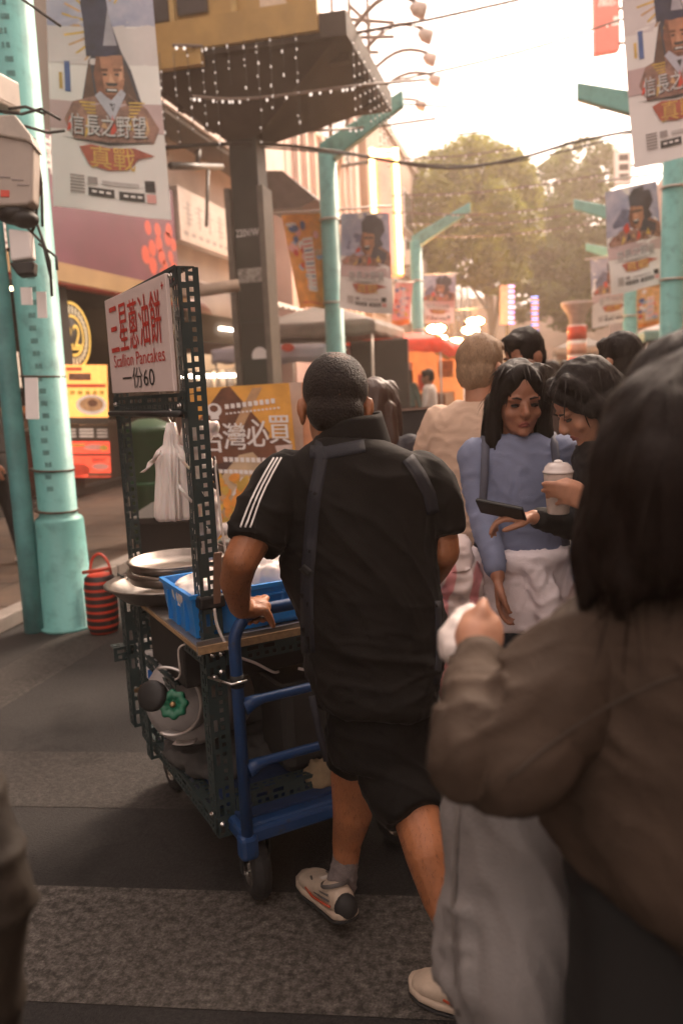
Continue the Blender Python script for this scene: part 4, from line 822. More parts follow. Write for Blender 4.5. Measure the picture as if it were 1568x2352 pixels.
m = MB(); q = D(500,1250,4.2); blob('white_sheet', MB().ell(D(560,1215,4.28), (.20,.04,.06), R=CAM_M.to_3x3()), mat('white_plastic_sheet',(.68,.60,.56),.5), t, .012, 3)
# black board by the beige man
t = thing('black_board', 'plain black standing board between the man in black and the beige shirt', 'board'); q = [D(905,944,4.3), D(1012,936,4.3), D(1015,1330,4.3), D(908,1340,4.3)]; m = MB(); m.hexa(q, [v+CF*.05 for v in q]); m.build('board', mat('matt_black_board',(.022,.018,.017),.7,var=.2), t, bevel=.006)
m = MB(); q = [D(903,940,4.29), D(1014,932,4.29), D(1014,937,4.29), D(903,946,4.29)]; m.hexa(q, [v+CF*.07 for v in q]); m.build('top_edge', mat('board_edge',(.2,.13,.10),.6), t)
m = MB()
for x in (915, 1006): q = D(x,1336,4.33); m.tube([q, V((q.x,q.y,0))], .015)
m.build('leg', dark, t)
# green bin, striped bag
t = thing('wheelie_bin', 'tall dark green bin on the pavement seen past the cart posts', 'bin'); q = GZ(360,1244,.09); m = MB(); m.lathe(q, (0,0,1), [(0,.19),(.03,.205),(1.0,.235),(1.02,.25),(1.06,.25),(1.08,.22),(1.14,.08)], n=26); m.build('body', mat('dark_green_plastic',(.008,.055,.017),.45,var=.2,scale=3), t)
m = MB(); m.lathe(q+V((0,0,.55)), (0,0,1), [(0,.222),(.03,.224)], n=26); m.build('rim', mat('green_rim',(.02,.10,.04),.4), t)
sb_ = thing('striped_bag', 'red and black striped round bag standing beside the foot of the teal pole', 'bag'); q = GZ(240,1452)
def bagm():
    m = bpy.data.materials.new('red_black_stripes'); m.use_nodes = True; n = m.node_tree; P = n.nodes['Principled BSDF']; tc = n.nodes.new('ShaderNodeTexCoord'); sx = n.nodes.new('ShaderNodeSeparateXYZ'); n.links.new(tc.outputs['Object'], sx.inputs[0])
    mm = n.nodes.new('ShaderNodeMath'); mm.operation = 'MULTIPLY'; mm.inputs[1].default_value = 2*pi/.046; n.links.new(sx.outputs[2], mm.inputs[0]); si = n.nodes.new('ShaderNodeMath'); si.operation = 'SINE'; n.links.new(mm.outputs[0], si.inputs[0])
    r = n.nodes.new('ShaderNodeValToRGB'); r.color_ramp.elements[0].position = .45; r.color_ramp.elements[1].position = .55; r.color_ramp.elements[0].color = (.025,.015,.015,1); r.color_ramp.elements[1].color = (.62,.05,.02,1); n.links.new(si.outputs[0], r.inputs[0]); n.links.new(r.outputs[0], P.inputs['Base Color']); P.inputs['Roughness'].default_value = .55; return m
m = MB(); m.lathe(q, (0,0,1), [(0,.055),(.01,.085),(.05,.098),(.30,.098),(.36,.09),(.375,.07),(.38,.02)], n=24); m.build('body', bagm(), sb_)
m = MB(); hp = [q+V((.06*cos(a)*1.2-.0, .02, .37+.13*sin(a))) for a in [pi*k/10 for k in range(11)]]; m.tube(hp, .008); m.build('handle', redp, sb_)
m = MB(); m.tube([q+V((-.09,-.03,.39)), q+V((.02,-.05,.41)), q+V((.10,-.02,.42))], .012); m.build('drawstring', mat('red_cord',(.5,.06,.03),.6), sb_)

# ============================================================ THE PANCAKE CART (built at its own origin, then set down facing up the street to the left)
CART = Matrix.Translation((-.922, 2.067, 0)) @ Matrix.Rotation(radians(42), 4, 'Z')
def place(o, M=CART):
    for x in [o]+desc(o):
        if x.type == 'MESH': x.data.transform(M)
def cinv(p): return CART.inverted() @ V(p)
slot_m = mat('slotted_steel', (.026,.045,.046), .5, scale=30, col2=(.055,.047,.038), ramp=(.58,.72), detail=9, bump=.1, bscale=60)
blue_m = mat('blue_enamel', (.010,.048,.15), .4, scale=28, col2=(.03,.04,.06), ramp=(.60,.70), detail=9, bump=.06, bscale=60)
woodm = mat('pale_plywood', (.36,.23,.12), .6, var=.25, scale=10, stretch=(1,8,8))
def strip(mb, p0, p1, wdir, wd=.05, th=.0026, off=0.0, pat=True):
    """one flange of slotted angle: real holes, long slots in one column and round ones in the other"""
    p0, p1, wv = V(p0), V(p1), V(wdir).normalized(); L_ = (p1-p0).length; lv = (p1-p0)/L_; nv = lv.cross(wv).normalized()
    us = [0, .010, .022, .030, .042, wd] if pat else [0, wd]
    pitch = .052; vs_ = [0.0]; typ = []
    y = .012-off % pitch
    cut = []
    k = 0
    while y < L_-.005:
        for a, b in ((y, y+.036), ):
            cut.append((max(a,0.001), min(b, L_-.001), 0))
        cut.append((max(y+.002,0.001), min(y+.016, L_-.001), 1)); cut.append((max(y+.027,.001), min(y+.039, L_-.001), 1))
        y += pitch
    ys = sorted(set([0, L_]+[c[0] for c in cut]+[c[1] for c in cut])); ys = [a for a in ys if 0 <= a <= L_]
    def solid(i, y_):
        if not pat: return True
        if i == 1: return not any(c[0] < y_ < c[1] and c[2] == 0 and int(round(c[0]/pitch)) % 4 != 3 for c in cut)
        if i == 3: return not any(c[0] < y_ < c[1] and c[2] == 1 for c in cut)
        return True
    cell = {}
    for j in range(len(ys)-1):
        if ys[j+1]-ys[j] < 1e-6: continue
        for i in range(len(us)-1): cell[i, j] = solid(i, (ys[j]+ys[j+1])/2)
    P = lambda i, j, h: p0+wv*us[i]+lv*ys[j]+nv*h
    for (i, j), s in cell.items():
        if not s: continue
        for h, o_ in ((0, 1), (th, 0)):
            q = [P(i,j,h), P(i+1,j,h), P(i+1,j+1,h), P(i,j+1,h)]; mb.add(q if o_ else q[::-1], [(3,2,1,0) if o_ else (3,2,1,0)])
        for di, dj, a, b in ((-1,0,(0,1),(0,0)), (1,0,(1,0),(1,1)), (0,-1,(0,0),(1,0)), (0,1,(1,1),(0,1))):
            if not cell.get((i+di, j+dj), False):
                mb.add([P(i+a[0],j+a[1],0), P(i+b[0],j+b[1],0), P(i+b[0],j+b[1],th), P(i+a[0],j+a[1],th)], [(0,1,2,3)])
def angle(p0, p1, d1, d2, w_=.05, off=0.0):
    m = MB(); strip(m, p0, p1, d1, w_, off=off); o2 = V(d1).normalized()*0; strip(m, V(p0)+V(d1).normalized()*.0027, V(p1)+V(d1).normalized()*.0027, d2, w_, off=off+.02); return m
W_, L_C = .70, .80
ct = thing('food_cart', 'blue platform cart with a slotted steel frame and a white pancake sign', 'food cart')
def part(m, name, mt, **k): return m.build(name, mt, ct, **k)
# posts: near left (tall), far left (tall), near right, far right (short) and two short ends bolted on the left
part(angle((0,0,.20), (0,0,1.81), (1,0,0), (0,1,0), .058), 'post', slot_m)
part(angle((0,L_C,.20), (0,L_C,1.80), (1,0,0), (0,-1,0), .05, .01), 'post', slot_m)
part(angle((W_,0,.16), (W_,0,.80), (-1,0,0), (0,1,0), .05), 'post', slot_m)
part(angle((W_,L_C,.20), (W_,L_C,.80), (-1,0,0), (0,-1,0), .05), 'post', slot_m)
part(angle((-.055,.70,.30), (-.055,.70,.86), (1,0,0), (0,1,0), .06), 'brace', slot_m)
part(angle((-.03,.60,.21), (-.03,.60,.80), (1,0,0), (0,1,0), .05), 'brace', slot_m)
part(angle((-.10,.72,.60), (.10,.72,.60), (0,0,-1), (0,1,0), .05), 'brace', slot_m)
part(angle((-.02,.25,.60), (-.02,.78,.60), (0,0,-1), (1,0,0), .04), 'brace', slot_m)
# rails
part(angle((-.003,.0,1.815), (-.003,L_C,1.80), (0,0,-1), (1,0,0), .05), 'rail', slot_m)
part(angle((-.003,.0,1.485), (-.003,L_C,1.475), (0,0,-1), (1,0,0), .05), 'rail', slot_m)
part(angle((-.004,.0,.775), (-.004,L_C,.775), (0,0,-1), (1,0,0), .05), 'rail', slot_m)
part(angle((W_+.003,.0,.775), (W_+.003,L_C,.775), (0,0,-1), (-1,0,0), .05), 'rail', slot_m)
part(angle((.06,-.003,.765), (W_-.06,-.003,.765), (0,0,-1), (0,1,0), .05), 'rail', slot_m)
part(angle((0,L_C+.003,.775), (W_,L_C+.003,.775), (0,0,-1), (0,-1,0), .05), 'rail', slot_m)
part(angle((-.004,0,.268), (-.004,L_C,.268), (0,0,-1), (1,0,0), .05), 'rail', slot_m)
part(angle((.06,-.003,.315), (W_,-.003,.315), (0,0,-1), (0,1,0), .05), 'rail', slot_m)
m = MB(); m.tube([(-.02,.0,1.43), (-.02,L_C,1.42)], .009); part(m, 'hanging_bar', dark)
m = MB(); m.tube([(.02,L_C-.02,1.5), (.02,L_C-.02,1.55)], .01); 
# bolts
for p in ((-.006,.03,1.79),(-.006,.12,1.79),(-.006,.5,1.79),(-.008,.03,1.45),(.012,-.006,.245),(-.006,.02,.27),(.05,-.006,.245),(.042,-.006,.70),(-.006,.02,.755),(.02,-.006,.755),(.045,-.006,.755),(-.006,.76,1.78),(-.006,.76,1.45)):
    m = MB(); ax = V((-1,0,0)) if p[0] < 0 else V((0,-1,0)); m.lathe(p, ax, [(0,.009),(.003,.009),(.0031,.006),(.009,.006),(.010,.003)], n=8); part(m, 'bolt', chrome)
# sign
sg = MB(); sg.box((-.012,.40,1.645), (.012,.70,.31)); sgo = part(sg, 'sign_panel', mat('white_sign_acrylic',(.80,.66,.62),.4,var=.03,scale=4), bevel=.002)
sp_ = Panel((-.0185,.75,1.80), (-.0185,.05,1.80), (-.0185,.05,1.49), (-.0185,.75,1.49)); sp_.n = V((-1,0,0))
rd = mat('sign_red',(.55,.045,.03),.5,var=.1)
for k, ch in enumerate('三星蔥油餅'): 
    sp_.text(ch, .075+.172*k, .43, .225+.172*k, .90, rd, 0)
    sp_.text(ch, .080+.172*k, .43, .230+.172*k, .90, rd, .4)
sp_.text('Scallion Pancakes', .10, .27, .93, .40, rd, 0)
sp_.text('一份60', .24, .045, .76, .25, ink, 0)
sp_.rect(.945,.90,.975,.915,rd,0); sp_.rect(.956,.875,.964,.94,rd,.3)
sp_.prints('lettering', sgo)
# platform trolley
m = MB(); m.box((.378,.38,.235), (.69,.94,.05)); pl = part(m, 'platform', blue_m, bevel=.012)
m = MB(); m.box((.378,.38,.2655), (.65,.86,.008)); part(m, 'rubber_mat', mat('dark_blue_mat',(.01,.035,.11),.7,var=.3))
m = MB(); m.box((.33,-.085,.232), (.56,.03,.045)); part(m, 'front_lip', blue_m, bevel=.01)
hp = [(.055,-.09,.17),(.055,-.09,.80)]
for k in range(1,8): a = pi/2*k/7; hp.append((.055+.085*(1-cos(a)), -.09, .80+.085*sin(a)))
hp += [(.56,-.09,.885)]
for k in range(1,8): a = pi/2*k/7; hp.append((.56+.085*sin(a), -.09, .80+.085*cos(a)))
hp += [(.645,-.09,.17)]
m = MB(); m.tube(hp, .0175, n=14); part(m, 'push_handle', blue_m)
for z_ in (.63,.445):
    m = MB(); m.tube([(.07,-.09,z_-.012),(.10,-.09,z_-.003),(.13,-.09,z_),(.57,-.09,z_),(.63,-.09,z_-.012)], [.026,.019,.014,.014,.024], n=12); part(m, 'rung', blue_m)
for x in (.055,.645):
    m = MB(); m.box((x,-.088,.205), (.055,.05,.075)); part(m, 'handle_socket', blue_m, bevel=.014)
m = MB(); m.tube([(.0,-.012,.695),(.03,-.115,.70),(.075,-.115,.70)], .004); m.lathe((.012,-.02,.695),(.3,-1,0),[(0,.008),(.012,.008)],n=8); part(m, 'clamp_bolt', steel)
m = MB(); m.lathe((.055,-.09,.68), (0,0,1), [(0,.0195),(.035,.0195)], n=14); part(m, 'black_tape', blackplast)
def wheel(x, y, rot=0):
    c = V((x, y, .1)); ax = V((cos(rot), sin(rot), 0)); t_ = MB(); prof = []
    for k in range(13): a = 2*pi*k/12; prof.append((.032*sin(a)*.95, .075+.027*cos(a)))
    t_.lathe(c, ax, prof, n=36, cap=False); wo = part(t_, 'wheel', mat('tyre_rubber',(.016,.015,.015),.75,bump=.3,bscale=80))
    t_ = MB(); t_.lathe(c-ax*.024, ax, [(0,.002),(0,.018),(-.006,.02),(-.006,.028),(.004,.034),(.006,.05),(-.004,.056),(-.004,.062),(.05,.062)], n=32, cap=False); t_.build('rim', chrome, wo)
    t_ = MB(); t_.lathe(c-ax*.034, ax, [(0,.012),(.07,.012)], n=12); t_.build('hub', dark, wo)
    for k in range(4):
        a = pi/2*k+.3; u = V((0,0,1)); b = ax.cross(u); q = c-ax*.031+(u*cos(a)+b*sin(a))*.030; t_ = MB(); t_.lathe(q, -ax, [(0,.006),(.005,.006)], n=6); t_.build('nut', steel, wo)
    t_ = MB(); 
    for s in (-1,1): t_.box(c+ax*s*.042+V((0,0,.045)), (.004,.035,.13), R=Matrix.Rotation(rot,3,'Z'))
    t_.box(c+V((0,0,.112)), (.088,.09,.006), R=Matrix.Rotation(rot,3,'Z')); t_.build('fork', dark, wo)
wheel(.10,-.02,radians(-8)); wheel(.60,-.02,radians(14)); wheel(.10,.76); wheel(.60,.76)
# table board
m = MB(); m.box((.36,.40,.782), (.78,.84,.012)); part(m, 'table_board', woodm)
m = MB(); m.box((.36,-.024,.790), (.78,.008,.034)); m.box((.36,.40,.7905), (.775,.835,.004)); part(m, 'tin_edge', mat('tin_sheet',(.42,.38,.35),.35,metal=.8,var=.2))
m = MB(); m.box((.36,-.031,.782), (.78,.006,.022)); part(m, 'wood_edge', woodm)
place(ct)
def onc(o): place(o); return o

# ------------------------------------------------------------ things carried by the cart
cr = thing('plastic_crate', 'bright blue plastic crate full of white bags at the near end of the cart', 'crate')
cm = mat('blue_crate_plastic', (.018,.22,.62), .40, scale=16, col2=(.05,.21,.48), ramp=(.56,.75), detail=8, bump=.05, bscale=80)
def crate(x0,x1,y0,y1,z0,z1,fl=.012):
    m = MB(); o = [(x0,y0),(x1,y0),(x1,y1),(x0,y1)]; s = lambda q,d: [(q[0][0]+d,q[0][1]+d),(q[1][0]-d,q[1][1]+d),(q[2][0]-d,q[2][1]-d),(q[3][0]+d,q[3][1]-d)]
    b = s(o, fl); R = [[V((*p,z)) for p in q] for q,z in ((s(b,.0),z0),(o,z1-.014),(s(o,-.007),z1-.012),(s(o,-.007),z1),(s(o,.006),z1),(s(o,.008),z1-.02),(s(b,.006),z0+.006))]
    m.rings(R, None, cap=False, smooth=False); m.add(R[0], [(3,2,1,0)]); m.add(R[-1], [(0,1,2,3)]); return m
crate(-.02,.52,.03,.31,.795,.925).build('body', cm, cr)
m = MB()
for k in range(5): m.box((.06+.1*k,.032,.853), (.006,.012,.09))
m.box((.25,.030,.890), (.5,.010,.005)); m.box((.25,.030,.835), (.16,.010,.05))
for k in range(3): m.box((-.018,.09+.08*k,.853), (.012,.006,.09))
m.build('rib', cm, cr); onc(cr)
pb = mat('white_thin_plastic', (.80,.73,.69), .35, var=.05, scale=6, sss=.2)
def crumple(s, a):
    return lambda co, n: a*(1.0-2.2*abs(fbm(co, s, 2))+.5*(1-2*abs(fbm(co+V((3,1,2)), s*2.3, 2))))
for k, (x, y, z, r, lab) in enumerate(((.10,.17,.885,(.10,.10,.055),'white plastic bag bundle at the left end of the blue crate'),(.27,.20,.91,(.10,.09,.06),'white plastic bag in the middle of the blue crate behind the forearm'),(.41,.20,.915,(.09,.09,.075),'white plastic bag standing up at the right end of the blue crate'))):
    t = thing('plastic_bag', lab, 'bag', 'white bags in the blue crate'); m = MB(); m.ell((x,y,z), r, n=20, k=12)
    if k == 2: m.ell((.44,.19,.99), (.03,.04,.06)); m.ell((.37,.2,.97),(.05,.04,.03))
    if k == 0: m.ell((.04,.16,.90), (.05,.09,.03))
    blob('film', m, pb, t, .007, 2, crumple(11, .016)); onc(t)
t = thing('paper_ticket', 'small white paper ticket with grey print on the bags', 'ticket'); m = MB(); m.box((.395,.105,.945), (.05,.003,.045)); m.build('slip', white_p, t); m = MB(); m.box((.395,.1025,.94), (.03,.001,.02)); m.build('lettering', inkg, t); onc(t)
# steel tray and stacked pots
t = thing('steel_tray', 'shallow steel griddle tray jutting out past the left cart post', 'tray'); m = MB()
R = [[V((.16+rx*cos(a), .56+ry*sin(a), z)) for a in [2*pi*k/28 for k in range(28)]] for rx, ry, z in ((.24,.17,.80),(.29,.21,.845),(.305,.222,.852),(.305,.222,.858),(.28,.20,.85),(.23,.16,.806))]
m.rings(R, None); m.build('pan', mat('worn_steel',(.26,.23,.205),.35,metal=.9,var=.3,scale=8), t); onc(t)
def pot(x, y, z, r, h, lab, lid=False):
    t = thing('steel_pot', lab, 'pot', 'steel pots on the cart'); m = MB()
    m.lathe((x,y,z), (0,0,1), [(0,r*.96),(.008,r),(h*.5,r*1.01),(h*.5+.004,r*1.015),(h*.5+.008,r*1.01),(h-.006,r),(h-.004,r*1.05),(h,r*1.05),(h,r*.98),(.01,r*.95)], n=40); m.build('body', mat('hammered_steel',(.30,.26,.23),.36,metal=1.0,var=.25,scale=14), t)
    if lid: m = MB(); m.lathe((x,y,z+h), (0,0,1), [(0,r*1.0),(.012,r*.9),(.02,r*.3),(.022,.02),(.04,.018)], n=40); m.build('lid', steel, t)
    elif False: m = MB(); m.tube([(x+r*.9*cos(a),y+r*.9*sin(a),z+h+.03*sin(b)) for a,b in [(pi*k/12, pi*k/12) for k in range(13)]], .004); m.build('handle', steel, t)
    onc(t)
pot(.10,.55,.858,.16,.038,'lower steel pan ring left of the tall post on the tray'); pot(.10,.55,.8965,.155,.032,'topmost steel pan of the stack left of the tall post', False)
pot(.40,.58,.858,.13,.09,'steel pot with a lid right of the tall post', True)
pot(.60,.52,.797,.10,.14,'tall steel pot hidden mostly behind the man in black', True)
# gas bottle lying across the cart
gb_ = thing('gas_bottle', 'grey gas bottle lying on the cart with a green valve wheel and red number', 'gas bottle')
gm = mat('grey_gas_paint', (.34,.32,.31), .45, var=.2, scale=6)
ax = V((-.60,-.74,.30)).normalized(); rc = V((-.045,.255,.545)); o = rc-ax*.53
m = MB(); m.lathe(o, ax, [(0,.02),(.005,.10),(.03,.145),(.06,.155),(.34,.155),(.38,.145),(.42,.11),(.44,.06),(.45,.03)], n=36); m.build('body', gm, gb_)
m = MB(); u = V((0,0,1)); b = ax.cross(u); R = []; CA = [radians(15-k*215/32) for k in range(33)]
for a in CA:
    dr = u*cos(a)+b*sin(a); R.append([o+ax*.44+dr*.105, o+ax*.53+dr*.108, o+ax*.53+dr*.112, o+ax*.44+dr*.110])
m.rings(R, None); m.build('collar', gm, gb_)
m = MB(); m.tube([o+ax*.53+(u*cos(a)+b*sin(a))*.110 for a in CA], .0055); m.build('collar_lip', mat('bare_steel_edge',(.6,.56,.53),.35,metal=.7), gb_)
m = MB(); R = [[o+ax*h+(u*cos(a)+b*sin(a))*r for h, r in ((.40,.125),(.47,.150),(.47,.153),(.40,.129))] for a in [radians(-160-k*30/8) for k in range(9)]]; m.rings(R, None); m.build('collar_foot', mat('bare_steel_edge',(.6,.56,.53)), gb_)
m = MB(); m.lathe(o+ax*.44, ax, [(0,.03),(.02,.022),(.06,.018),(.07,.02),(.10,.012)], n=14); m.build('valve', mat('brass',(.30,.20,.10),.4,metal=.9,var=.25), gb_)
wc = cinv(D(398,1618,2.44)); wa = (cinv(CP)-wc).normalized()+V((-.25,0,.05)); wa.normalize(); wu = wa.orthogonal().normalized(); wb = wa.cross(wu); m = MB()
pf = [(2*pi*k/64, .042+.0035*cos(8*2*pi*k/64)) for k in range(64)]
m.rings([[wc+wa*h+(wu*cos(a)+wb*sin(a))*r*s for a, r in pf] for h, s in ((-.012,.85),(-.010,1),(.006,1),(.010,.86),(.010,.45),(.005,.4))], None)
m.build('valve_wheel', mat('green_valve_plastic',(.012,.14,.075),.4,var=.1), gb_)
m = MB(); m.lathe(wc+wa*.005, wa, [(0,.010),(.008,.008),(.009,.003)], n=10); m.tube([wc-wa*.01, o+ax*.50], .010); m.build('valve_stem', mat('brass',(.5,.35,.15)), gb_)
q = cinv(D(352,1598,2.45)); m = MB(); m.lathe(q, wa+V((-.4,0,0)), [(-.04,.03),(-.02,.04),(.0,.046),(.012,.046),(.018,.035),(.02,.01)], n=20); m.build('regulator', dark, gb_)
q2, q3 = cinv(D(330,1582,2.47)), cinv(D(312,1586,2.49)); m = MB(); m.tube([q, q2, q3], [.011,.010,.007]); m.lathe(q2, q3-q2, [(-.006,.014),(.006,.014)], n=6); m.build('hose_fitting', mat('brass',(.5,.35,.15)), gb_)
m = MB(); vs, fs = glyphs('0166')
m.add([o+ax*(.29+.06*y_)+(u*cos(a)+b*sin(a))*.1565 for x_, y_ in vs for a in [radians(-150-58*x_)]], fs)
oo = m.build('number', mat('red_stencil',(.45,.06,.03),.6), gb_)
m = MB(); m.add([o+ax*(.27+.07*x_)+(u*cos(a)+b*sin(a))*.1563 for x_ in (0,1) for a in [radians(-95-i*7) for i in range(6)]], [(i, i+1, i+7, i+6) for i in range(5)]); m.build('warning_label', ink, gb_)
m = MB(); m.add([o+ax*(.425-.04*t_)+(u*cos(a)+b*sin(a))*(.107+.036*t_) for t_ in (0,1) for a in [radians(-10-i*7) for i in range(4)]], [(i,i+1,i+5,i+4) for i in range(3)]); m.build('red_patch', rd, gb_)
onc(gb_)
g2 = thing('gas_bottle', 'second dark gas bottle deeper inside the cart behind the blue rungs', 'gas bottle'); m = MB(); m.lathe((.36,.60,.27), (0,0,1), [(0,.12),(.02,.15),(.05,.155),(.34,.155),(.39,.13),(.42,.07),(.43,.03)], n=32); m.build('body', mat('dark_grey_paint',(.09,.088,.085),.5,var=.2), g2)
m = MB(); m.lathe((.36,.60,.70), (0,0,1), [(-.03,.03),(0,.02),(.03,.02)], n=14); m.build('valve', mat('brass',(.5,.35,.15)), g2); onc(g2)
t = thing('black_bin', 'low dark grey tub on the cart platform behind the lower blue rung', 'tub'); m = MB(); m.box((.45,.20,.42), (.36,.22,.29)); m.build('body', mat('charcoal_plastic',(.035,.034,.033),.6,var=.2), t, bevel=.03); m = MB(); m.box((.45,.20,.575), (.38,.24,.02)); m.build('rim', mat('charcoal_plastic',(.035,.034,.033)), t, bevel=.008); onc(t)
t = thing('burner_box', 'black sheet metal burner box under the cart table at the left', 'burner'); m = MB(); m.box((.20,.36,.68), (.42,.36,.16)); m.build('case', mat('sooty_metal',(.015,.014,.013),.7), t, bevel=.006); m = MB(); m.tube([(.05,.3,.60),(.0,.3,.585)], .015); m.build('gas_pipe', dark, t); onc(t)
t = thing('white_carton', 'small white and blue carton behind the gas valve on the cart', 'carton'); m = MB(); m.box((.06,.66,.56), (.16,.16,.10)); m.build('box', white_p, t, bevel=.003); m = MB(); m.box((.06,.578,.53), (.162,.005,.03)); m.build('blue_band', mat('blue_band_print',(.03,.15,.5),.5), t); onc(t)
t = thing('cloth_bundle', 'dark grey cloth bundle under the gas bottle on the platform', 'cloth'); m = MB(); m.ell((.14,.40,.295), (.16,.22,.032), n=20); m.ell((.32,.34,.29), (.2,.14,.03), n=20); blob('cloth', m, mat('dark_rag',(.07,.068,.066),.9,var=.3), t, .012, 2, crumple(9,.014)); onc(t)
t = thing('cleaning_rag', 'crumpled tan rag lying on the platform by the lower blue rung', 'rag'); m = MB(); m.ell((.40,.02,.30), (.09,.05,.03), n=20); m.ell((.45,.0,.31), (.05,.04,.035), n=16); blob('cloth', m, mat('tan_rag',(.30,.22,.13),.9,var=.3), t, .008, 2, crumple(12,.02)); onc(t)
# white bags hanging on the near post
HX = CART.to_3x3().inverted() @ CR; HX.z = 0; HX.normalize(); HY = V((-HX.y, HX.x, 0)); HS = .05
def hang(lab, top, tail, ws, sway=0):
    t = thing('hanging_bags', lab, 'bags'); m = MB(); n_ = 96; R = []
    for z, rx, ry, fx in ws:
        q = []
        for k in range(n_):
            a = 2*pi*k/n_; f = 1+fx*(.30*sin(a*7+z*9)+.24*sin(a*13+z*16+1)+.16*sin(a*23-z*11)+.15*sin(a*3+2)); q.append(V((top[0],top[1],z))+HX*(rx*f*cos(a)-HS*(top[2]-z))+HY*(ry*f*sin(a)))
        R.append(q)
    m.rings(R, None); m.build('sheets', pb, t)
    m = MB()
    B_ = V(top)
    def flap(u, v, s, x0, z0, w_, l_, dx): return B_+HX*(x0+s*w_*v*(.55+.45*u)+dx*v)-HY*(.048+.015*sin(v*4+u*3))+V((0,0,z0-l_*v*(.35+.65*u)+.006*sin(u*9+v*5)))
    m.sheet(lambda u,v: flap(u,v,-1,-.022,-.075,.060,.060,0), 8, 12); m.sheet(lambda u,v: flap(u,v,1,.026,-.085,.062,.12,0), 8, 12); m.sheet(lambda u,v: flap(u,v,1,.020,-.17,.078,.14,0), 8, 12)
    m.build('handles', pb, t, solid=.0015)
    m = MB(); m.tube([(top[0], top[1], top[2]-.01)]+[(top[0]+.0, top[1]+.016*sin(a), top[2]+.018-.018*cos(a)) for a in [2*pi*k/12 for k in range(11)]], .0025); m.build('hook', steel, t); return t
hb = hang('bunch of white plastic bags hanging from a hook below the pancake sign', (-.022,.085,1.405), 0, [(1.405,.012,.011,.1),(1.37,.019,.016,.25),(1.345,.022,.018,.25),(1.330,.040,.026,.2),(1.318,.046,.034,.25),(1.27,.044,.036,.4),(1.22,.043,.037,.5),(1.17,.045,.039,.55),(1.145,.046,.040,.5),(1.135,.042,.036,.45),(1.132,.012,.012,.2)]); onc(hb)
t = thing('plastic_bag', 'white plastic bag tied behind the near post above the crate', 'bag', 'white bags on the near post'); m = MB(); m.ell((.05,.10,1.36), (.035,.03,.035)); m.ell((.06,.10,1.25), (.022,.03,.10)); m.ell((.065,.10,1.12), (.028,.035,.12)); m.ell((.09,.12,1.385), (.03,.02,.02))
blob('film', m, pb, t, .007, 2, crumple(11,.012)); onc(t)
# tools, clamp and wires on the near post
t = thing('paring_tool', 'brown handled tool strapped to the near post with black tape', 'tool'); m = MB(); m.hexa([V((.030,-.012,.90)),V((.052,-.012,.90)),V((.052,-.004,.90)),V((.030,-.004,.90))],[V((.042,-.014,1.045)),V((.066,-.014,1.045)),V((.066,-.004,1.045)),V((.042,-.004,1.045))]); m.build('handle', mat('brown_handle',(.16,.09,.06),.5,var=.2), t, bevel=.003); onc(t)
t = thing('post_tape', 'wide black tape wrapped round the near post below the brown tool', 'tape'); m = MB(); m.box((.030,.020,.905), (.075,.062,.036)); m.build('wrap', blackplast, t, bevel=.006); onc(t)
t = thing('clip_fitting', 'small metal clip fitting fixed to the near post above the crate', 'clip'); m = MB(); m.box((.085,-.015,.985), (.05,.04,.05)); m.build('case', mat('bare_tin',(.45,.36,.28),.35,metal=.7,var=.2), t, bevel=.012); m = MB(); m.tube([(.06,-.03,1.02),(.10,-.035,1.015),(.118,-.03,.99),(.112,-.03,.96)], .005); m.build('wire_clip', chrome, t); onc(t)  # bare metal clip on the post, gives no light
for lab, pts, r in (('white cord running down the near post beside the clip', ((.066,-.006,1.30),(.068,-.010,1.15),(.075,-.012,1.05),(.073,-.012,1.02)), .0035), ('white cord looping from the black tape to below the table edge', ((.030,-.018,.89),(.034,-.020,.84),(.055,-.03,.78),(.085,-.04,.745),(.14,-.02,.71),(.20,.0,.665),(.23,.03,.65)), .0042), ('white cord hanging under the table between the upper rung and the board', ((.28,-.005,.66),(.34,-.02,.642),(.40,-.02,.635),(.47,-.01,.640)), .0045), ('thin pale cord looping down from the table to the gas bottle', ((-.02,.12,.76),(-.035,.14,.74),(-.03,.16,.66),(-.035,.20,.63)), .003)):
    m = MB(); P_ = [V(q) for q in pts]; Q = []
    for i in range(len(P_)-1):
        p0, p1, p2, p3 = P_[max(i-1,0)], P_[i], P_[i+1], P_[min(i+2,len(P_)-1)]
        for j in range(5): f = j/5; Q.append(.5*((2*p1)+(p2-p0)*f+(2*p0-5*p1+4*p2-p3)*f*f+(3*p1-p0-3*p2+p3)*f**3))
    Q.append(P_[-1]); m.tube(Q, r, n=7); o_ = solo(m, 'power_lead', mat('white_cord_sheath',(.62,.55,.50),.5,var=0), lab, 'cord', 'white cords on the cart'); onc(o_)
m = MB(); 
for z_ in (1.27,1.25,1.23): m.ell((.066,.0,z_), (.010,.008,.012), n=8, k=5)
m.tube([(.064,-.004,1.31),(.07,-.008,1.26),(.072,-.006,1.20)], .004); solo(m, 'tied_string', ink, 'short knotted dark string tied on the near post beside the bags', 'string'); onc(ROOTS[-1])
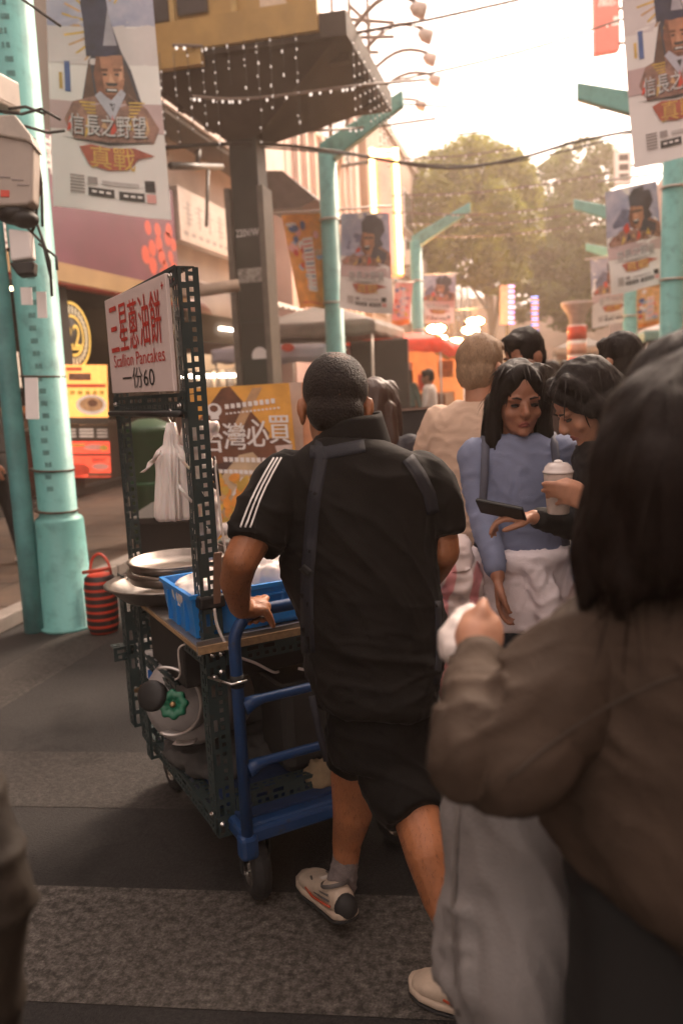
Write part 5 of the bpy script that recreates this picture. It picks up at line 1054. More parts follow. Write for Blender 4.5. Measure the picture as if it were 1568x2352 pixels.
# printed carrier bag hanging at the right of the cart
t = thing('carrier_bag', 'white carrier bag with pink print hanging at the right of the cart', 'bag'); m = MB()
R3 = CAM_M.to_3x3()
for x, y, rx, ry in ((1046,1285,30,45),(1052,1340,44,55),(1054,1410,48,62),(1050,1490,40,60),(1034,1560,24,60)): m.ell(D(x,y,2.62), (rx*2.62/1900, ry*2.62/1900, .06), R=R3)
def bagmat():
    m = bpy.data.materials.new('pink_printed_film'); m.use_nodes = True; n = m.node_tree; P = n.nodes['Principled BSDF']; tc = n.nodes.new('ShaderNodeTexCoord'); wv = n.nodes.new('ShaderNodeTexWave'); wv.inputs['Scale'].default_value = 3.2; wv.inputs['Distortion'].default_value = 7; wv.inputs['Detail'].default_value = 2
    n.links.new(tc.outputs['Object'], wv.inputs[0]); r = n.nodes.new('ShaderNodeValToRGB'); r.color_ramp.elements[0].position = .62; r.color_ramp.elements[1].position = .8; r.color_ramp.elements[0].color = (.78,.66,.63,1); r.color_ramp.elements[1].color = (.72,.30,.31,1); n.links.new(wv.outputs['Fac'], r.inputs[0]); n.links.new(r.outputs[0], P.inputs['Base Color']); P.inputs['Roughness'].default_value = .35; return m
blob('film', m, bagmat(), t, .008, 2, crumple(9,.02))

# ============================================================ PEOPLE
skin = mat('tan_skin', (.36,.14,.06), .48, var=.26, scale=9, sss=.12, bump=.16, bscale=160)
skin2 = mat('warm_skin', (.33,.145,.085), .5, var=.12, scale=20, sss=.12, bump=.06, bscale=250)
skin3 = mat('light_skin', (.48,.24,.15), .5, var=.10, scale=20, sss=.15, bump=.06, bscale=250)
hairb = mat('black_hair', (.012,.008,.0065), .55, var=.3, scale=30, stretch=(14,14,1), bump=.35, bscale=30, spec=.2)
hairn = mat('dark_brown_hair', (.013,.0075,.0055), .6, var=.35, scale=26, stretch=(16,16,1), bump=.35, bscale=26, spec=.15)
hairg = mat('sandy_grey_hair', (.34,.22,.13), .6, var=.35, scale=40, stretch=(8,8,2), bump=.4)
blackc = mat('black_knit_cloth', (.0075,.0062,.0054), .8, var=.25, scale=14, bump=.12, bscale=350, spec=.15, sheen=.04)
shortc = mat('black_shorts_cloth', (.0065,.0058,.0054), .8, var=.3, scale=10, bump=.12, bscale=300, spec=.15, sheen=.03)
navy = mat('navy_webbing', (.0065,.0075,.014), .75, var=.2, scale=60, bump=.2, bscale=500)
greysock = mat('grey_sock', (.19,.16,.155), .95, var=.2, scale=60, bump=.4, bscale=300)
lipm = mat('lips', (.30,.09,.07), .45, var=.1); browm = mat('eyebrow', (.02,.013,.01), .8, var=.2)
eyew = mat('eye_white', (.65,.58,.54), .25, var=0); eyed = mat('eye_dark', (.015,.01,.008), .15, var=0)

def head(mb, c, R, s=1.0, ears=True):
    L_ = lambda p: V(c)+R @ (V(p)*s)
    e = lambda p, r: mb.ell(L_(p), [q*s for q in r], R=R, n=22, k=14)
    e((0,-.012,.035), (.075,.094,.085)); e((0,.022,-.030), (.062,.066,.085)); e((0,.034,-.078), (.046,.048,.036)); e((0,.074,-.094), (.022,.02,.017))
    mb.tube([L_((0,.082,.006)), L_((0,.095,-.012)), L_((0,.106,-.031))], [.008*s,.010*s,.0145*s], n=10); e((0,.100,-.034), (.0175,.013,.011))
    for k in (-1, 1):
        e((k*.030,.072,.016), (.028,.017,.009)); e((k*.038,.058,-.034), (.024,.022,.022))
        if ears: e((k*.076,-.008,-.012), (.009,.020,.033)); e((k*.081,-.016,-.004), (.009,.012,.024))
    e((0,.080,-.062), (.023,.013,.014))
def face(parent, c, R, s=1.0, closed=False, lm=None):
    L_ = lambda p: V(c)+R @ (V(p)*s)
    for k in (-1, 1):
        m = MB(); m.ell(L_((k*.031,.076,-.006)), (.0145*s,.010*s,(.005 if closed else .0075)*s), R=R, n=12, k=8); m.build('eye', eyed if closed else eyew, parent)
        if not closed: m = MB(); m.ell(L_((k*.031,.0835,-.006)), (.006*s,.004*s,.006*s), R=R, n=10, k=8); m.build('iris', eyed, parent)
        m = MB(); m.tube([L_((k*.014,.086,.017)), L_((k*.030,.089,.023)), L_((k*.047,.078,.018))], [.003*s,.0035*s,.002*s], n=8); m.build('eyebrow', browm, parent)
        m = MB(); m.tube([L_((k*.017,.085,-.001)), L_((k*.031,.087,.003)), L_((k*.045,.078,-.002))], .0016*s, n=6); m.build('eyelid', browm, parent)
    m = MB(); m.tube([L_((-.021,.081,-.0725)), L_((-.010,.0895,-.0620)), L_((0,.0925,-.0590)), L_((.010,.0895,-.0620)), L_((.021,.081,-.0725))], [.0015*s,.0045*s,.0052*s,.0045*s,.0015*s], n=8); m.tube([L_((-.017,.083,-.0740)), L_((0,.0915,-.0685)), L_((.017,.083,-.0740))], [.002*s,.0055*s,.002*s], n=8); m.build('lips', lm or lipm, parent)
def hand(mb, wrist, palm_dir, back, spread, s=1.0, curl=(.5,.6,.65,.7), thumb=.6, r=.0085):
    """palm with four unequal curled fingers and a thumb at the side; spread = direction from little finger to index finger"""
    w_, f, b, sp = V(wrist), V(palm_dir).normalized(), V(back).normalized(), V(spread).normalized()
    pc = w_+f*.045*s
    for k in range(4):
        o = w_+sp*(.028-.019*k)*s*.9; mb.tube([o*.35+(w_)*.65, o+f*.045*s, o+f*.088*s], [.015*s,.0135*s,.0105*s], n=10); mb.ell(o+f*.088*s, (.0105*s,)*3, n=10, k=7)
    ln = (.070,.078,.073,.058)
    for k in range(4):
        p = w_+sp*(.028-.019*k)*s*.9+f*(.088-(.004 if k == 3 else 0))*s; d = f.copy(); pts = [p]
        for j, q in enumerate((.42,.33,.25)):
            a = curl[k]*(1.0 if j else .8); ax_ = d.cross(-b); 
            if ax_.length < 1e-4: ax_ = sp
            d = (Matrix.Rotation(a, 3, ax_.normalized()) @ d).normalized(); pts.append(pts[-1]+d*ln[k]*s*q)
        rr = [r*1.1*s, r*1.02*s, r*.94*s, r*.82*s]; mb.tube(pts, rr, n=10)
        for p_, q in zip(pts, rr): mb.ell(p_, (q,)*3, n=10, k=7)
    t0 = w_+sp*.022*s+f*.02*s; t1 = t0+(sp*.7+f*.6-b*thumb*.4).normalized()*.040*s; t2 = t1+(sp*.15+f*.9-b*thumb*.5).normalized()*.034*s; t3 = t2+(f*.8-sp*.3-b*thumb*.6).normalized()*.025*s
    limb(mb, [t0,t1,t2,t3], [.015*s,.0125*s,.0105*s,.0085*s], n=10)
def folds(amp, k, ang, warp=.5, fine=.3, mask=None):
    """soft diagonal creases across the cloth, seen in the wearer's frame of the photo's right and up"""
    ca, sa = cos(ang), sin(ang)
    def f(co, n):
        u, v_ = co.dot(CR), co.dot(CU); s = u*sa+v_*ca; t = u*ca-v_*sa
        w_ = fbm((s*2.2, t*1.1, co.dot(CF)*2), 1.6, 2)
        r = 1-abs(sin(s*k+w_*warp*6)); a = amp*(.5+.9*max(0, fbm((s*1.5+5, t*.8, 1), 2.1, 2)+.35))
        q = a*(r**2.2)*1.6+amp*fine*fbm(co, 24, 3)
        return q*(mask(u, v_) if mask else 1)
    return f
def crease(amp, ang, sc=5.0, asp=.35, seed=0.0, oct_=3, p=3.5):
    """irregular sharp creases running along one direction"""
    ca, sa = cos(ang), sin(ang)
    def f(co, n):
        u, v_, d_ = co.dot(CR), co.dot(CU), co.dot(CF); s = u*sa+v_*ca; t = u*ca-v_*sa; q = 0; w_ = 1; k = sc
        wx = noise.noise(V((s*3, t*3, d_*3+seed)))*.10
        for o_ in range(oct_):
            r = 1-abs(noise.noise(V(((s+wx)*k, (t-wx)*k*asp+seed, d_*k*.8+seed*2)))*1.6); q += w_*(max(r, 0)**p-.22); w_ *= .48; k *= 2.1
        return amp*q
    return f
def onto(o, x, y, lift=.003):                        # first hit of a sight line on an object
    ok, p, n, _ = o.ray_cast(CP, ray(x, y).normalized())
    return (p+n*lift) if ok else None
def ribbon(name, o, path, wpx, m_, parent, lift=.003, th=.0012, sub=4):
    q = []
    for i in range(len(path)-1):
        for j in range(sub): f = j/sub; q.append((path[i][0]+(path[i+1][0]-path[i][0])*f, path[i][1]+(path[i+1][1]-path[i][1])*f))
    q.append(path[-1]); rows = []
    for i, (x, y) in enumerate(q):
        a, b = q[max(i-1,0)], q[min(i+1,len(q)-1)]; dx, dy = b[0]-a[0], b[1]-a[1]; l = sqrt(dx*dx+dy*dy) or 1; nx, ny = -dy/l, dx/l
        r = [onto(o, x+nx*wpx*t, y+ny*wpx*t, lift) for t in (-.5,-.17,.17,.5)]
        if all(r): rows.append(r)
    if len(rows) < 2: return None
    m = MB(); m.add([p for r in rows for p in r], [(i*4+j, i*4+j+1, i*4+j+5, i*4+j+4) for i in range(len(rows)-1) for j in range(3)], None, True)
    return m.build(name, m_, parent, solid=th)

# ------------------------------------------------------------ the vendor pushing the cart
vd = thing('person', 'heavy man in black T-shirt and shorts seen from behind, pushing the pancake cart', 'person')
HR = frame(CU*1.0+CF*.25, V((CF.x,CF.y,-.30))); HC = D(770,936,2.13)
mb = MB(); head(mb, HC, HR, 1.10)
limb(mb, [D(772,960,2.12), D(795,1040,2.10)], [.060,.075])
loft(mb, [(D(x,y,d), CR*a, CF*b) for x,y,d,a,b in ((800,1050,2.11,.10,.09),(815,1110,2.12,.17,.11),(822,1250,2.13,.16,.13),(850,1420,2.14,.16,.14),(868,1580,2.13,.12,.11),(872,1680,2.12,.115,.11))])
limb(mb, [D(640,1115,2.06), D(553,1288,1.99), D(541,1335,2.05), D(550,1392,2.16)], [.062,.043,.040,.029])
limb(mb, [D(975,1125,2.13), D(1016,1240,2.13), D(1018,1268,2.13), D(1000,1305,2.2), D(940,1390,2.36)], [.048,.042,.042,.038,.028])
limb(mb, [D(828,1660,2.14), D(806,1775,2.20), D(810,1865,2.25), D(797,1930,2.30), D(793,1995,2.32), D(788,2045,2.32)], [.072,.055,.055,.042,.034,.028])
limb(mb, [D(915,1660,2.10), D(930,1780,2.07), D(955,1870,2.0), D(980,1955,1.95), D(1012,2060,1.93), D(1068,2190,1.88), D(1082,2250,1.87)], [.085,.070,.058,.055,.046,.034,.028])
# left hand over the bar, right hand on the hidden end of it
limb(mb, [D(551,1390,2.17), D(572,1398,2.23), D(590,1392,2.275)], [.027,.024,.016])
limb(mb, [D(553,1400,2.17), D(582,1403,2.22), D(604,1396,2.265)], [.025,.021,.015])
mb.ell(D(586,1394,2.235), (.044,.026,.036), R=CAM_M.to_3x3(), n=20, k=12)
bar = lambda x: CART @ V((x,-.09,.885))
for k, x in enumerate((.098,.118,.138,.157)):
    c = bar(x); up = V((0,0,1)); fw = CART.to_3x3() @ V((0,1,0)); rr = .028
    P_ = [c+up*.030-fw*.006+CR*-.003, c+up*.027+fw*.018, c+fw*.031-up*.004, c+fw*.012-up*.029, c-fw*.012-up*.029]; 
    limb(mb, P_, [.0105,.0102,.0096,.009,.0078], n=10)
    limb(mb, [D(570+9*k,1398-1.5*k,2.22), P_[0]], [.014,.0105], n=10)
limb(mb, [D(588,1402,2.20), D(608,1402,2.215), D(618,1416,2.222), D(627,1437,2.235)], [.016,.0135,.0115,.0085], n=10)
hw = D(940,1390,2.36); hand(mb, hw, CART.to_3x3() @ V((0,1,-.35)), V((0,0,1)), CART.to_3x3() @ V((-1,0,0)), 1.0, (.9,.95,1,1))
bo_ = blob('body', mb, skin, vd, .0042, 4)
random.seed(5); bh = MB(); cand = [(v.co.copy(), v.normal.copy()) for v in bo_.data.vertices if v.co.z < .78 or (v.co.z > .86 and v.co.z < 1.12 and (v.co-D(548,1330,2.05)).length < .2)]
for _ in range(3000):
    p, n = random.choice(cand); d = V((0,0,-1))-n*(-n.z); d = d.normalized() if d.length > .05 else n.orthogonal(); d = (d+n*.5+V((random.uniform(-.5,.5),random.uniform(-.5,.5),0))).normalized(); s_ = n.cross(d).normalized()*.0004; bh.add([p-s_, p+s_, p+d*random.uniform(.006,.014)], [(0,1,2)])
o_ = bh.build('body_hair', mat('fine_body_hair',(.04,.02,.012),.6,var=0), vd); o_['kind'] = 'stuff'
# hair: a cropped cap with short blades of hair standing on it
mb = MB(); cc = lambda p: HC+HR @ (V(p)*1.10)
mb.ell(cc((0,-.014,.040)), (.0845,.1035,.0938), R=HR, n=26, k=18); mb.ell(cc((0,-.040,-.018)), (.073,.064,.064), R=HR, n=22, k=14)
buzz = mat('cropped_black_hair', (.018,.012,.009), .6, var=.45, scale=55, bump=.9, bscale=180, spec=.3)
hr = blob('hair', mb, buzz, None, .006, 4)
random.seed(31); me = hr.data; vs, fs = [], []; vn = [(v.co.copy(), v.normal.copy()) for v in me.vertices]
top_w = cc((0,-.055,.115))
blades = MB()
for _ in range(7500):
    p, n = random.choice(vn)
    if (p-cc((.012,-.075,.112))).length < .036 and random.random() < .75: continue
    sw = (p-top_w); sw = (sw-n*sw.dot(n)); sw = sw.normalized() if sw.length > 1e-5 else n.orthogonal()
    d = (n*.45+sw*.9+HR @ V((random.uniform(-.25,.25),0,random.uniform(-.25,.25)))).normalized(); l = random.uniform(.004,.007)*(.6 if p.dot(HR @ V((0,0,1))) < HC.dot(HR @ V((0,0,1)))-.03 else 1); s = n.cross(d).normalized()*.0008
    blades.add([p-s, p+s, p+d*l], [(0,1,2)])
for p in me.polygons: blades.f.append(None) if False else None
hm = MB(); hm.v = [v.co.copy() for v in me.vertices]; hm.f = [list(p.vertices) for p in me.polygons]; hm.m = [0]*len(hm.f); hm.sm = [True]*len(hm.f); hm.mats = [buzz, mat('thin_crown_hair', (.075,.042,.026), .6, var=.4, scale=60, bump=.6, bscale=200)]
cw = cc((.012,-.075,.112))
for i_, p in enumerate(me.polygons):
    d_ = (p.center-cw).length+.012*fbm(p.center, 40, 2)
    if d_ < .030: hm.m[i_] = 1
hm.add(blades.v, blades.f, mat('hair_blade', (.022,.013,.009), .5, var=.4, scale=300, spec=.3)); bpy.data.objects.remove(hr); hm.build('hair', None, vd)
# shirt
mb = MB(); secs = []
for y, x0, x1, d, b in ((1012,728,882,2.10,.085),(1035,690,938,2.10,.105),(1062,652,982,2.11,.125),(1105,630,1000,2.12,.145),(1160,638,1000,2.12,.155),(1220,646,998,2.12,.162),(1290,648,998,2.12,.168),(1350,668,1004,2.12,.172),(1420,690,1012,2.12,.175),(1490,704,1017,2.12,.172),(1560,722,1010,2.11,.165),(1600,728,1004,2.11,.166),(1612,727,1005,2.11,.166),(1617,734,999,2.11,.158)):
    secs.append((D((x0+x1)/2, y, d), CR*((x1-x0)/2*d/1900), CF*b))
loft(mb, secs, 40, 2.3)
mb.tube([D(668,1085,2.10), D(640,1120,2.07), D(610,1185,2.03), D(586,1250,2.0)], [.070,.075,.070,.064], n=26)
mb.ell(D(662,1085,2.11), (.065,.075,.060), n=18)
mb.tube([D(965,1085,2.12), D(988,1120,2.12), D(1006,1170,2.11), D(1020,1226,2.11)], [.064,.069,.061,.050], n=26)
mb.ell(D(962,1085,2.12), (.062,.075,.058), n=18)
fmask = lambda u, v: 1.0
f1 = crease(.0150, radians(40), 5.5, .30, 3.1); f2 = crease(.0180, radians(20), 6.5, .30, 7.7)
yv = lambda co: (CY-(co-CP).dot(CU)/((co-CP).dot(CF))*F_PX)
def shirt_disp(co, n):
    y = yv(co); t = min(max((y-1330)/180, 0), 1); return (f1(co, n)*(1-t)+f2(co, n)*t)*(.35+.65*min(max((y-1050)/110, 0), 1))
shirt = blob('shirt', mb, blackc, vd, .0065, 7, shirt_disp)
mb = MB(); R = []
for (x, y, d, a, b, ty) in ((803,1034,2.10,.108,.082,.004),(803,1016,2.10,.101,.080,.008),(806,992,2.10,.088,.080,.012),(808,972,2.10,.078,.078,.016),(809,962,2.10,.073,.075,.017),(809,966,2.10,.068,.070,.017),(806,1000,2.10,.074,.07,.012)):
    c = D(x, y, d); R.append([c+CR*(a*cos(t))+CF*(b*sin(t))+CU*(ty*cos(t)+.010*sin(t)+.003*sin(3*t)) for t in [2*pi*k/36 for k in range(36)]])
mb.rings(R, None, cap=False); mb.build('collar', blackc, vd, solid=.004)
ribbon('back_strap', shirt, [(712,1038),(750,1041),(800,1031),(850,1022),(900,1012)], 30, navy, vd, .0015)
ribbon('shoulder_strap', shirt, [(700,1018),(728,1028),(738,1052),(732,1090),(722,1140),(716,1200),(712,1260),(706,1320),(705,1400),(708,1480),(714,1560),(722,1602)], 30, navy, vd, .0015)
ribbon('shoulder_strap', shirt, [(880,1003),(905,1016),(935,1052),(962,1090),(985,1135),(994,1180)], 30, navy, vd, .0015)
ribbon('waist_strap', shirt, [(1004,1380),(1006,1450),(1006,1520),(1000,1590)], 14, navy, vd, .0015)
ribbon('strap_buckle', shirt, [(696,1300),(716,1318)], 16, blackplast, vd, .006, .004)
for dx in (0, 11, 22):
    ribbon('sleeve_stripe', shirt, [(630+dx*.75,1052),(612+dx*.8,1082),(594+dx*.85,1115),(577+dx*.9,1150),(563+dx,1185),(553+dx,1212)], 3.8, white_p, vd, .002, .001)
# shorts
mb = MB(); secs = []
for y, x0, x1, d, b in ((1585,752,984,2.11,.140),(1640,748,988,2.11,.146),(1700,752,980,2.11,.146),(1750,768,968,2.10,.135)):
    secs.append((D((x0+x1)/2, y, d), CR*((x1-x0)/2*d/1900), CF*b))
loft(mb, secs, 34, 2.3)
mb.tube([D(830,1660,2.14), D(812,1710,2.17), D(802,1742,2.20)], [.092,.080,.071], n=24)
mb.tube([D(905,1670,2.09), D(908,1740,2.07), D(914,1800,2.04), D(936,1845,2.0), D(950,1874,1.98)], [.100,.100,.092,.078,.068], n=24)
blob('shorts', mb, shortc, vd, .0065, 6, crease(.008, radians(24), 6.0, .35, 1.3))
m = MB(); m.tube([D(716,1600,1.96), D(728,1660,1.97), D(742,1715,1.98), D(748,1748,1.98)], [.009,.009,.009,.006], n=6); m.build('apron_tie', navy, vd)
# socks and shoes
m = MB(); m.tube([D(795,1962,2.31), D(790,1995,2.32), D(782,2035,2.33), D(775,2065,2.34)], [.037,.039,.044,.042], n=18); blob('sock', m, greysock, vd, .006, 2, folds(.002, 90, 0, .3, .5))
m = MB(); m.tube([D(1064,2180,1.88), D(1078,2225,1.87), D(1080,2262,1.87)], [.037,.039,.042], n=18); blob('sock', m, greysock, vd, .006, 2)
shoe_w = mat('cream_trainer_leather', (.50,.40,.31), .5, var=.15, scale=20); sole_m = mat('dark_trainer_sole', (.025,.024,.024), .7, var=.2); red_s = mat('red_trainer_stripe', (.45,.07,.03), .5)
def shoe(toe, heel, up, s=1.0, name='shoe', mt=shoe_w, parent=vd, trim=True, h=1.0):
    toe, heel = V(toe), V(heel); f = (toe-heel).normalized(); side = f.cross(V(up)).normalized(); u = side.cross(f).normalized(); L_ = (toe-heel).length
    P_ = lambda a, b, c: heel+f*(a*L_)+side*b+u*c
    mb = MB(); secs = []
    for a, w_, h_ in ((.0,.026,.055),(.05,.033,.072),(.18,.036,.080),(.32,.037,.072),(.5,.042,.058),(.68,.047,.048),(.82,.046,.042),(.93,.036,.034),(.99,.016,.022)):
        secs.append((P_(a,0,.018+h_*h/2), side*w_, u*(h_*h/2)))
    loft(mb, secs, 24, 2.5); up_ = blob('shoe_upper' if False else name, mb, mt, parent, .005, 3)
    for nm_, zc, hh, gw, mt_ in (('midsole', .021, .012, 1.0, shoe_w if trim else mt), ('sole', .006, .006, 1.03, sole_m)):
        mb = MB(); secs = []
        for a, w_ in ((-.04,.020),(-.01,.033),(.05,.039),(.2,.040),(.45,.043),(.68,.052),(.85,.049),(.96,.036),(1.01,.015)):
            g = 1+(.03*sin(a*60) if nm_ == 'midsole' else 0); lift_ = .016*max(0, a-.8)*3+(.010*max(0, .1-a)*6)
            secs.append((P_(a,0,zc+lift_), side*w_*gw*g, u*hh))
        loft(mb, secs, 28, 3.5); mb.build(nm_, mt_, up_)
    if trim:
        gp = mat('grey_trainer_panel',(.10,.09,.085),.6)
        for sd in (-1, 1):
            for j, mt_ in enumerate((red_s, gp, gp)):
                z_ = .040+.013*j; mb = MB(); mb.tube([P_(.10+.02*j,sd*(.0375-.002*j),z_+.006), P_(.30,sd*(.040-.003*j),z_-.002), P_(.48,sd*(.0435-.006*j),z_-.006), P_(.62,sd*(.045-.010*j),z_+.004)], .0034, n=6); mb.build('side_stripe', mt_, up_)
        mb = MB(); mb.ell(P_(.02,0,.046), (.034,.030,.036), n=16); mb.ell(P_(.10,0,.070), (.032,.028,.020), n=16); mb.build('heel_cap', sole_m, up_)
        mb = MB(); mb.lathe(P_(.20,0,.085), u+f*.25, [(0,.040),(.006,.043),(.012,.040)], n=20, cap=False); mb.build('ankle_rim', gp, up_)
        for j in range(5): mb = MB(); mb.tube([P_(.38+.045*j,-.026,.073-.0042*j), P_(.385+.045*j,-.012,.0845-.0042*j), P_(.39+.045*j,.012,.0845-.0042*j), P_(.395+.045*j,.026,.073-.0042*j)], .0034, n=5); mb.build('lace', mat('lace_cord',(.5,.45,.4),.7), up_)
    return up_
a, b = GZ(704,2028,.0), GZ(800,2122,.045); shoe(a, b, (0,0,1), parent=vd)
a, b = GZ(946,2272,.0), GZ(1080,2322,.0); b = a+(b-a).normalized()*.275; shoe(a, b, (0,0,1), parent=vd)

# ------------------------------------------------------------ figures farther off: built standing at the origin facing +Y, then set down
def figure(label, loc, yaw, h, top, bottom, shoes, hair, hs='short', sleeve='long', arms=None, skin_m=skin2, lean=0.0, tilt=-.1, hturn=0.0, w=1.0, hem=.92, eyes=True, closed=False, vox=.011, legs=((0,0),(0,0)), trouser=True, top_name='shirt', bulk=1.0, fold=.005, face_on=True):
    t = thing('person', label, 'person'); k = h/1.62
    if isinstance(loc, tuple) and len(loc) == 4:          # head seen at a pixel: stand the figure so that its head is there
        hp = D(*loc[:3]); off = Matrix.Rotation(yaw, 3, 'Z') @ V((0, .02+lean*.65, 0)); k = (hp.z-loc[3])/1.50; loc = V((hp.x-off.x*k, hp.y-off.y*k, loc[3]))
    FM = Matrix.Translation(loc) @ Matrix.Rotation(yaw, 4, 'Z') @ Matrix.Scale(k, 4); FI = FM.inverted()
    if arms: arms = {q: ([FI @ D(*p[1:]) if len(p) == 4 else V(p) for p in v] if 'hand' not in q else v) for q, v in arms.items()}
    J = lambda x, y, z: V((x*w, y+lean*max(0, z-.9), z))
    hc = J(0, .02, 1.50)+V((0, lean*.05, 0)); R = Matrix.Rotation(hturn, 3, 'Z') @ Matrix.Rotation(tilt, 3, 'X')
    arms = arms or {}; A = []
    for s, key in ((-1,'L'), (1,'R')):                 # L = the wearer's left is -x here because the figure faces +Y
        pts = arms.get(key) or [(s*.23, .0, 1.08), (s*.24, .06, .86)]
        A.append((s, [J(s*.165, 0, 1.32)]+[V(p) for p in pts]))
    mb = MB(); head(mb, hc, R, 1.0); limb(mb, [hc+R @ V((0,-.02,-.03)), J(0,-.01,1.33)], [.050,.055])
    loft(mb, [(J(0,0,z), V((a*w,0,0)), V((0,b,0))) for z,a,b in ((1.36,.08,.06),(1.30,.15,.08),(1.15,.14,.09),(.98,.12,.085),(.85,.145,.10),(.78,.12,.09))])
    for s, P in A:
        limb(mb, P, [.045,.036,.024]); f = (P[2]-P[1]).normalized(); bk = V((s,0,0))-f*f.dot(V((s,0,0)))
        hd = arms.get('hand'+('L' if s < 0 else 'R'))
        if hd: hand(mb, P[2], *[V(q) for q in hd[:3]], 1.0, *(hd[3:] or ()))
        else: hand(mb, P[2], f, bk.normalized(), V((0,1,0)), .95, (.3,.4,.45,.5))
    for s, (fx, fy) in ((-1,legs[0]), (1,legs[1])): limb(mb, [J(s*.085,0,.82), V((s*.09*w+fx*.5, .02+fy*.5, .45)), V((s*.095*w+fx, fy-.01, .07))], [.080,.052,.036])
    blob('body', mb, skin_m, t, vox if not eyes else min(vox,.0065), 3)
    if face_on: face(t, hc, R, 1.0, closed)
    mb = MB(); L_ = lambda p: hc+R @ V(p)              # hair
    mb.ell(L_((0,-.018,.043) if hs == 'short' else (0,-.024,.044)), (.083,.098,.090) if hs == 'short' else (.083,.096,.089), R=R, n=22, k=14); mb.ell(L_((0,-.045,-.01)), (.074,.066,.075), R=R)
    if hs != 'short':
        for s in (-1,1): limb(mb, [L_((s*.004,.050,.108)), L_((s*.036,.064,.078)), L_((s*.066,.045,.030)), L_((s*.080,.020,-.02))], [.022,.024,.020,.018])
    if hs == 'bob':
        for s in (-1,1): limb(mb, [L_((s*.050,.03,.095)), L_((s*.082,.01,.02)), L_((s*.086,.012,-.06)), L_((s*.088,.02,-.13)), L_((s*.080,.03,-.17))], [.03,.024,.026,.028,.018])
        limb(mb, [L_((0,-.06,.05)), L_((0,-.085,-.05)), L_((0,-.085,-.16))], [.07,.062,.05]); limb(mb, [L_((-.06,-.05,-.02)), L_((-.07,-.05,-.16))], [.045,.045]); limb(mb, [L_((.06,-.05,-.02)), L_((.07,-.05,-.16))], [.045,.045])
    if hs == 'long':
        for s in (-1,1): limb(mb, [L_((s*.055,.02,.09)), L_((s*.080,-.005,.02)), L_((s*.084,-.01,-.10)), L_((s*.085,.0,-.25)), L_((s*.08,.01,-.36))], [.03,.026,.032,.04,.03])
        limb(mb, [L_((0,-.06,.05)), L_((0,-.085,-.08)), L_((0,-.08,-.25)), L_((0,-.07,-.38))], [.07,.068,.07,.05])
    if hs == 'short': mb.ell(L_((0,.05,.085)), (.062,.042,.035), R=R)
    ho = blob('hair', mb, hair, None, .007, 3, lambda co, n: .006*fbm((co.x*30, co.y*30, co.z*6), 1.0, 3)); ho.parent = t
    random.seed(int(h*1000)); st = MB(); vn = [(v.co.copy(), v.normal.copy()) for v in ho.data.vertices]
    for _ in range(260 if hs != 'short' else 420):
        p, n = random.choice(vn); dn = V((0,0,-1)); d = (dn-n*dn.dot(n)); d = d.normalized() if d.length > .05 else n.orthogonal(); l = .07 if hs != 'short' else .018
        s_ = n.cross(d).normalized()*(.0022 if hs != 'short' else .0016); q = p+d*l*.5+n*.003; e = p+d*l+n*.001; st.add([p-s_, p+s_, q+s_, q-s_, e], [(0,1,2,3),(3,2,4)])
    st.build('loose_hair', hair, ho)
    mb = MB()                                          # top
    loft(mb, [(J(0,-.005,z), V((a*w*bulk,0,0)), V((0,b*bulk,0))) for z,a,b in ((1.385,.075,.062),(1.355,.125,.080),(1.315,.172,.095),(1.24,.175,.108),(1.12,.162,.112),(1.0,.155,.110),(hem+.04,.165,.118),(hem,.168,.120))], 32, 2.3)
    for s, P in A:
        if sleeve == 'long': limb(mb, [P[0]+V((-s*.012,0,-.005)), P[1], P[1].lerp(P[2], .86)], [.062*bulk,.050*bulk,.036*bulk]); 
        else: mb.tube([P[0]+V((-s*.02,0,.0)), P[0].lerp(P[1],.4), P[0].lerp(P[1],.82)], [.062,.064,.060], n=18); mb.ell(P[0]+V((-s*.012,0,-.005)), (.06,.06,.058))
    blob(top_name, mb, top, t, vox*.85, 4, lambda co, n: fold*(1-abs(sin(co.z*38+fbm((co.x*3,co.y*3,co.z*3),2)*7)))**2+fold*.8*fbm(co, 9, 3))
    if trouser:
        mb = MB(); loft(mb, [(J(0,0,z), V((a*w,0,0)), V((0,b,0))) for z,a,b in ((hem+.06,.15,.10),(.88,.162,.112),(.80,.165,.112),(.74,.15,.10))])
        for s, (fx, fy) in ((-1,legs[0]), (1,legs[1])): mb.tube([J(s*.085,0,.80), V((s*.09*w+fx*.5, .01+fy*.5, .46)), V((s*.095*w+fx, fy-.01, .06))], [.090,.073,.062], n=18)
        blob('trousers', mb, bottom, t, vox, 4, lambda co, n: .004*fbm(co, 10, 3))
    for s, (fx, fy) in ((-1,legs[0]), (1,legs[1])): shoe((s*.105*w+fx, fy+.17, 0), (s*.095*w+fx, fy-.075, 0), (0,0,1), mt=shoes, parent=t, trim=False)
    M = Matrix.Translation(loc) @ Matrix.Rotation(yaw, 4, 'Z') @ Matrix.Scale(k, 4)
    place(t, M); return t, M
CY_ = radians(13.9)
def ground_under(x, y, d): p = D(x, y, d); return V((p.x, p.y, 0))
blue_top = mat('pale_blue_knit', (.185,.215,.325), .85, var=.15, scale=7, bump=.2, bscale=300)
beige_t = mat('beige_shirt_cloth', (.60,.43,.32), .85, var=.1, scale=6, bump=.15, bscale=250)
jeans = mat('dark_jeans', (.03,.04,.058), .85, var=.3, scale=12, bump=.25, bscale=200)
blkcl = mat('black_outer_cloth', (.012,.011,.011), .85, var=.3, scale=8, bump=.15)
whitej = mat('white_soft_cloth', (.85,.76,.78), .85, var=.06, scale=6, bump=.2, bscale=200)
wshoe = mat('white_shoe', (.7,.6,.52), .5, var=.1); bshoe = mat('black_shoe', (.015,.015,.015), .5)

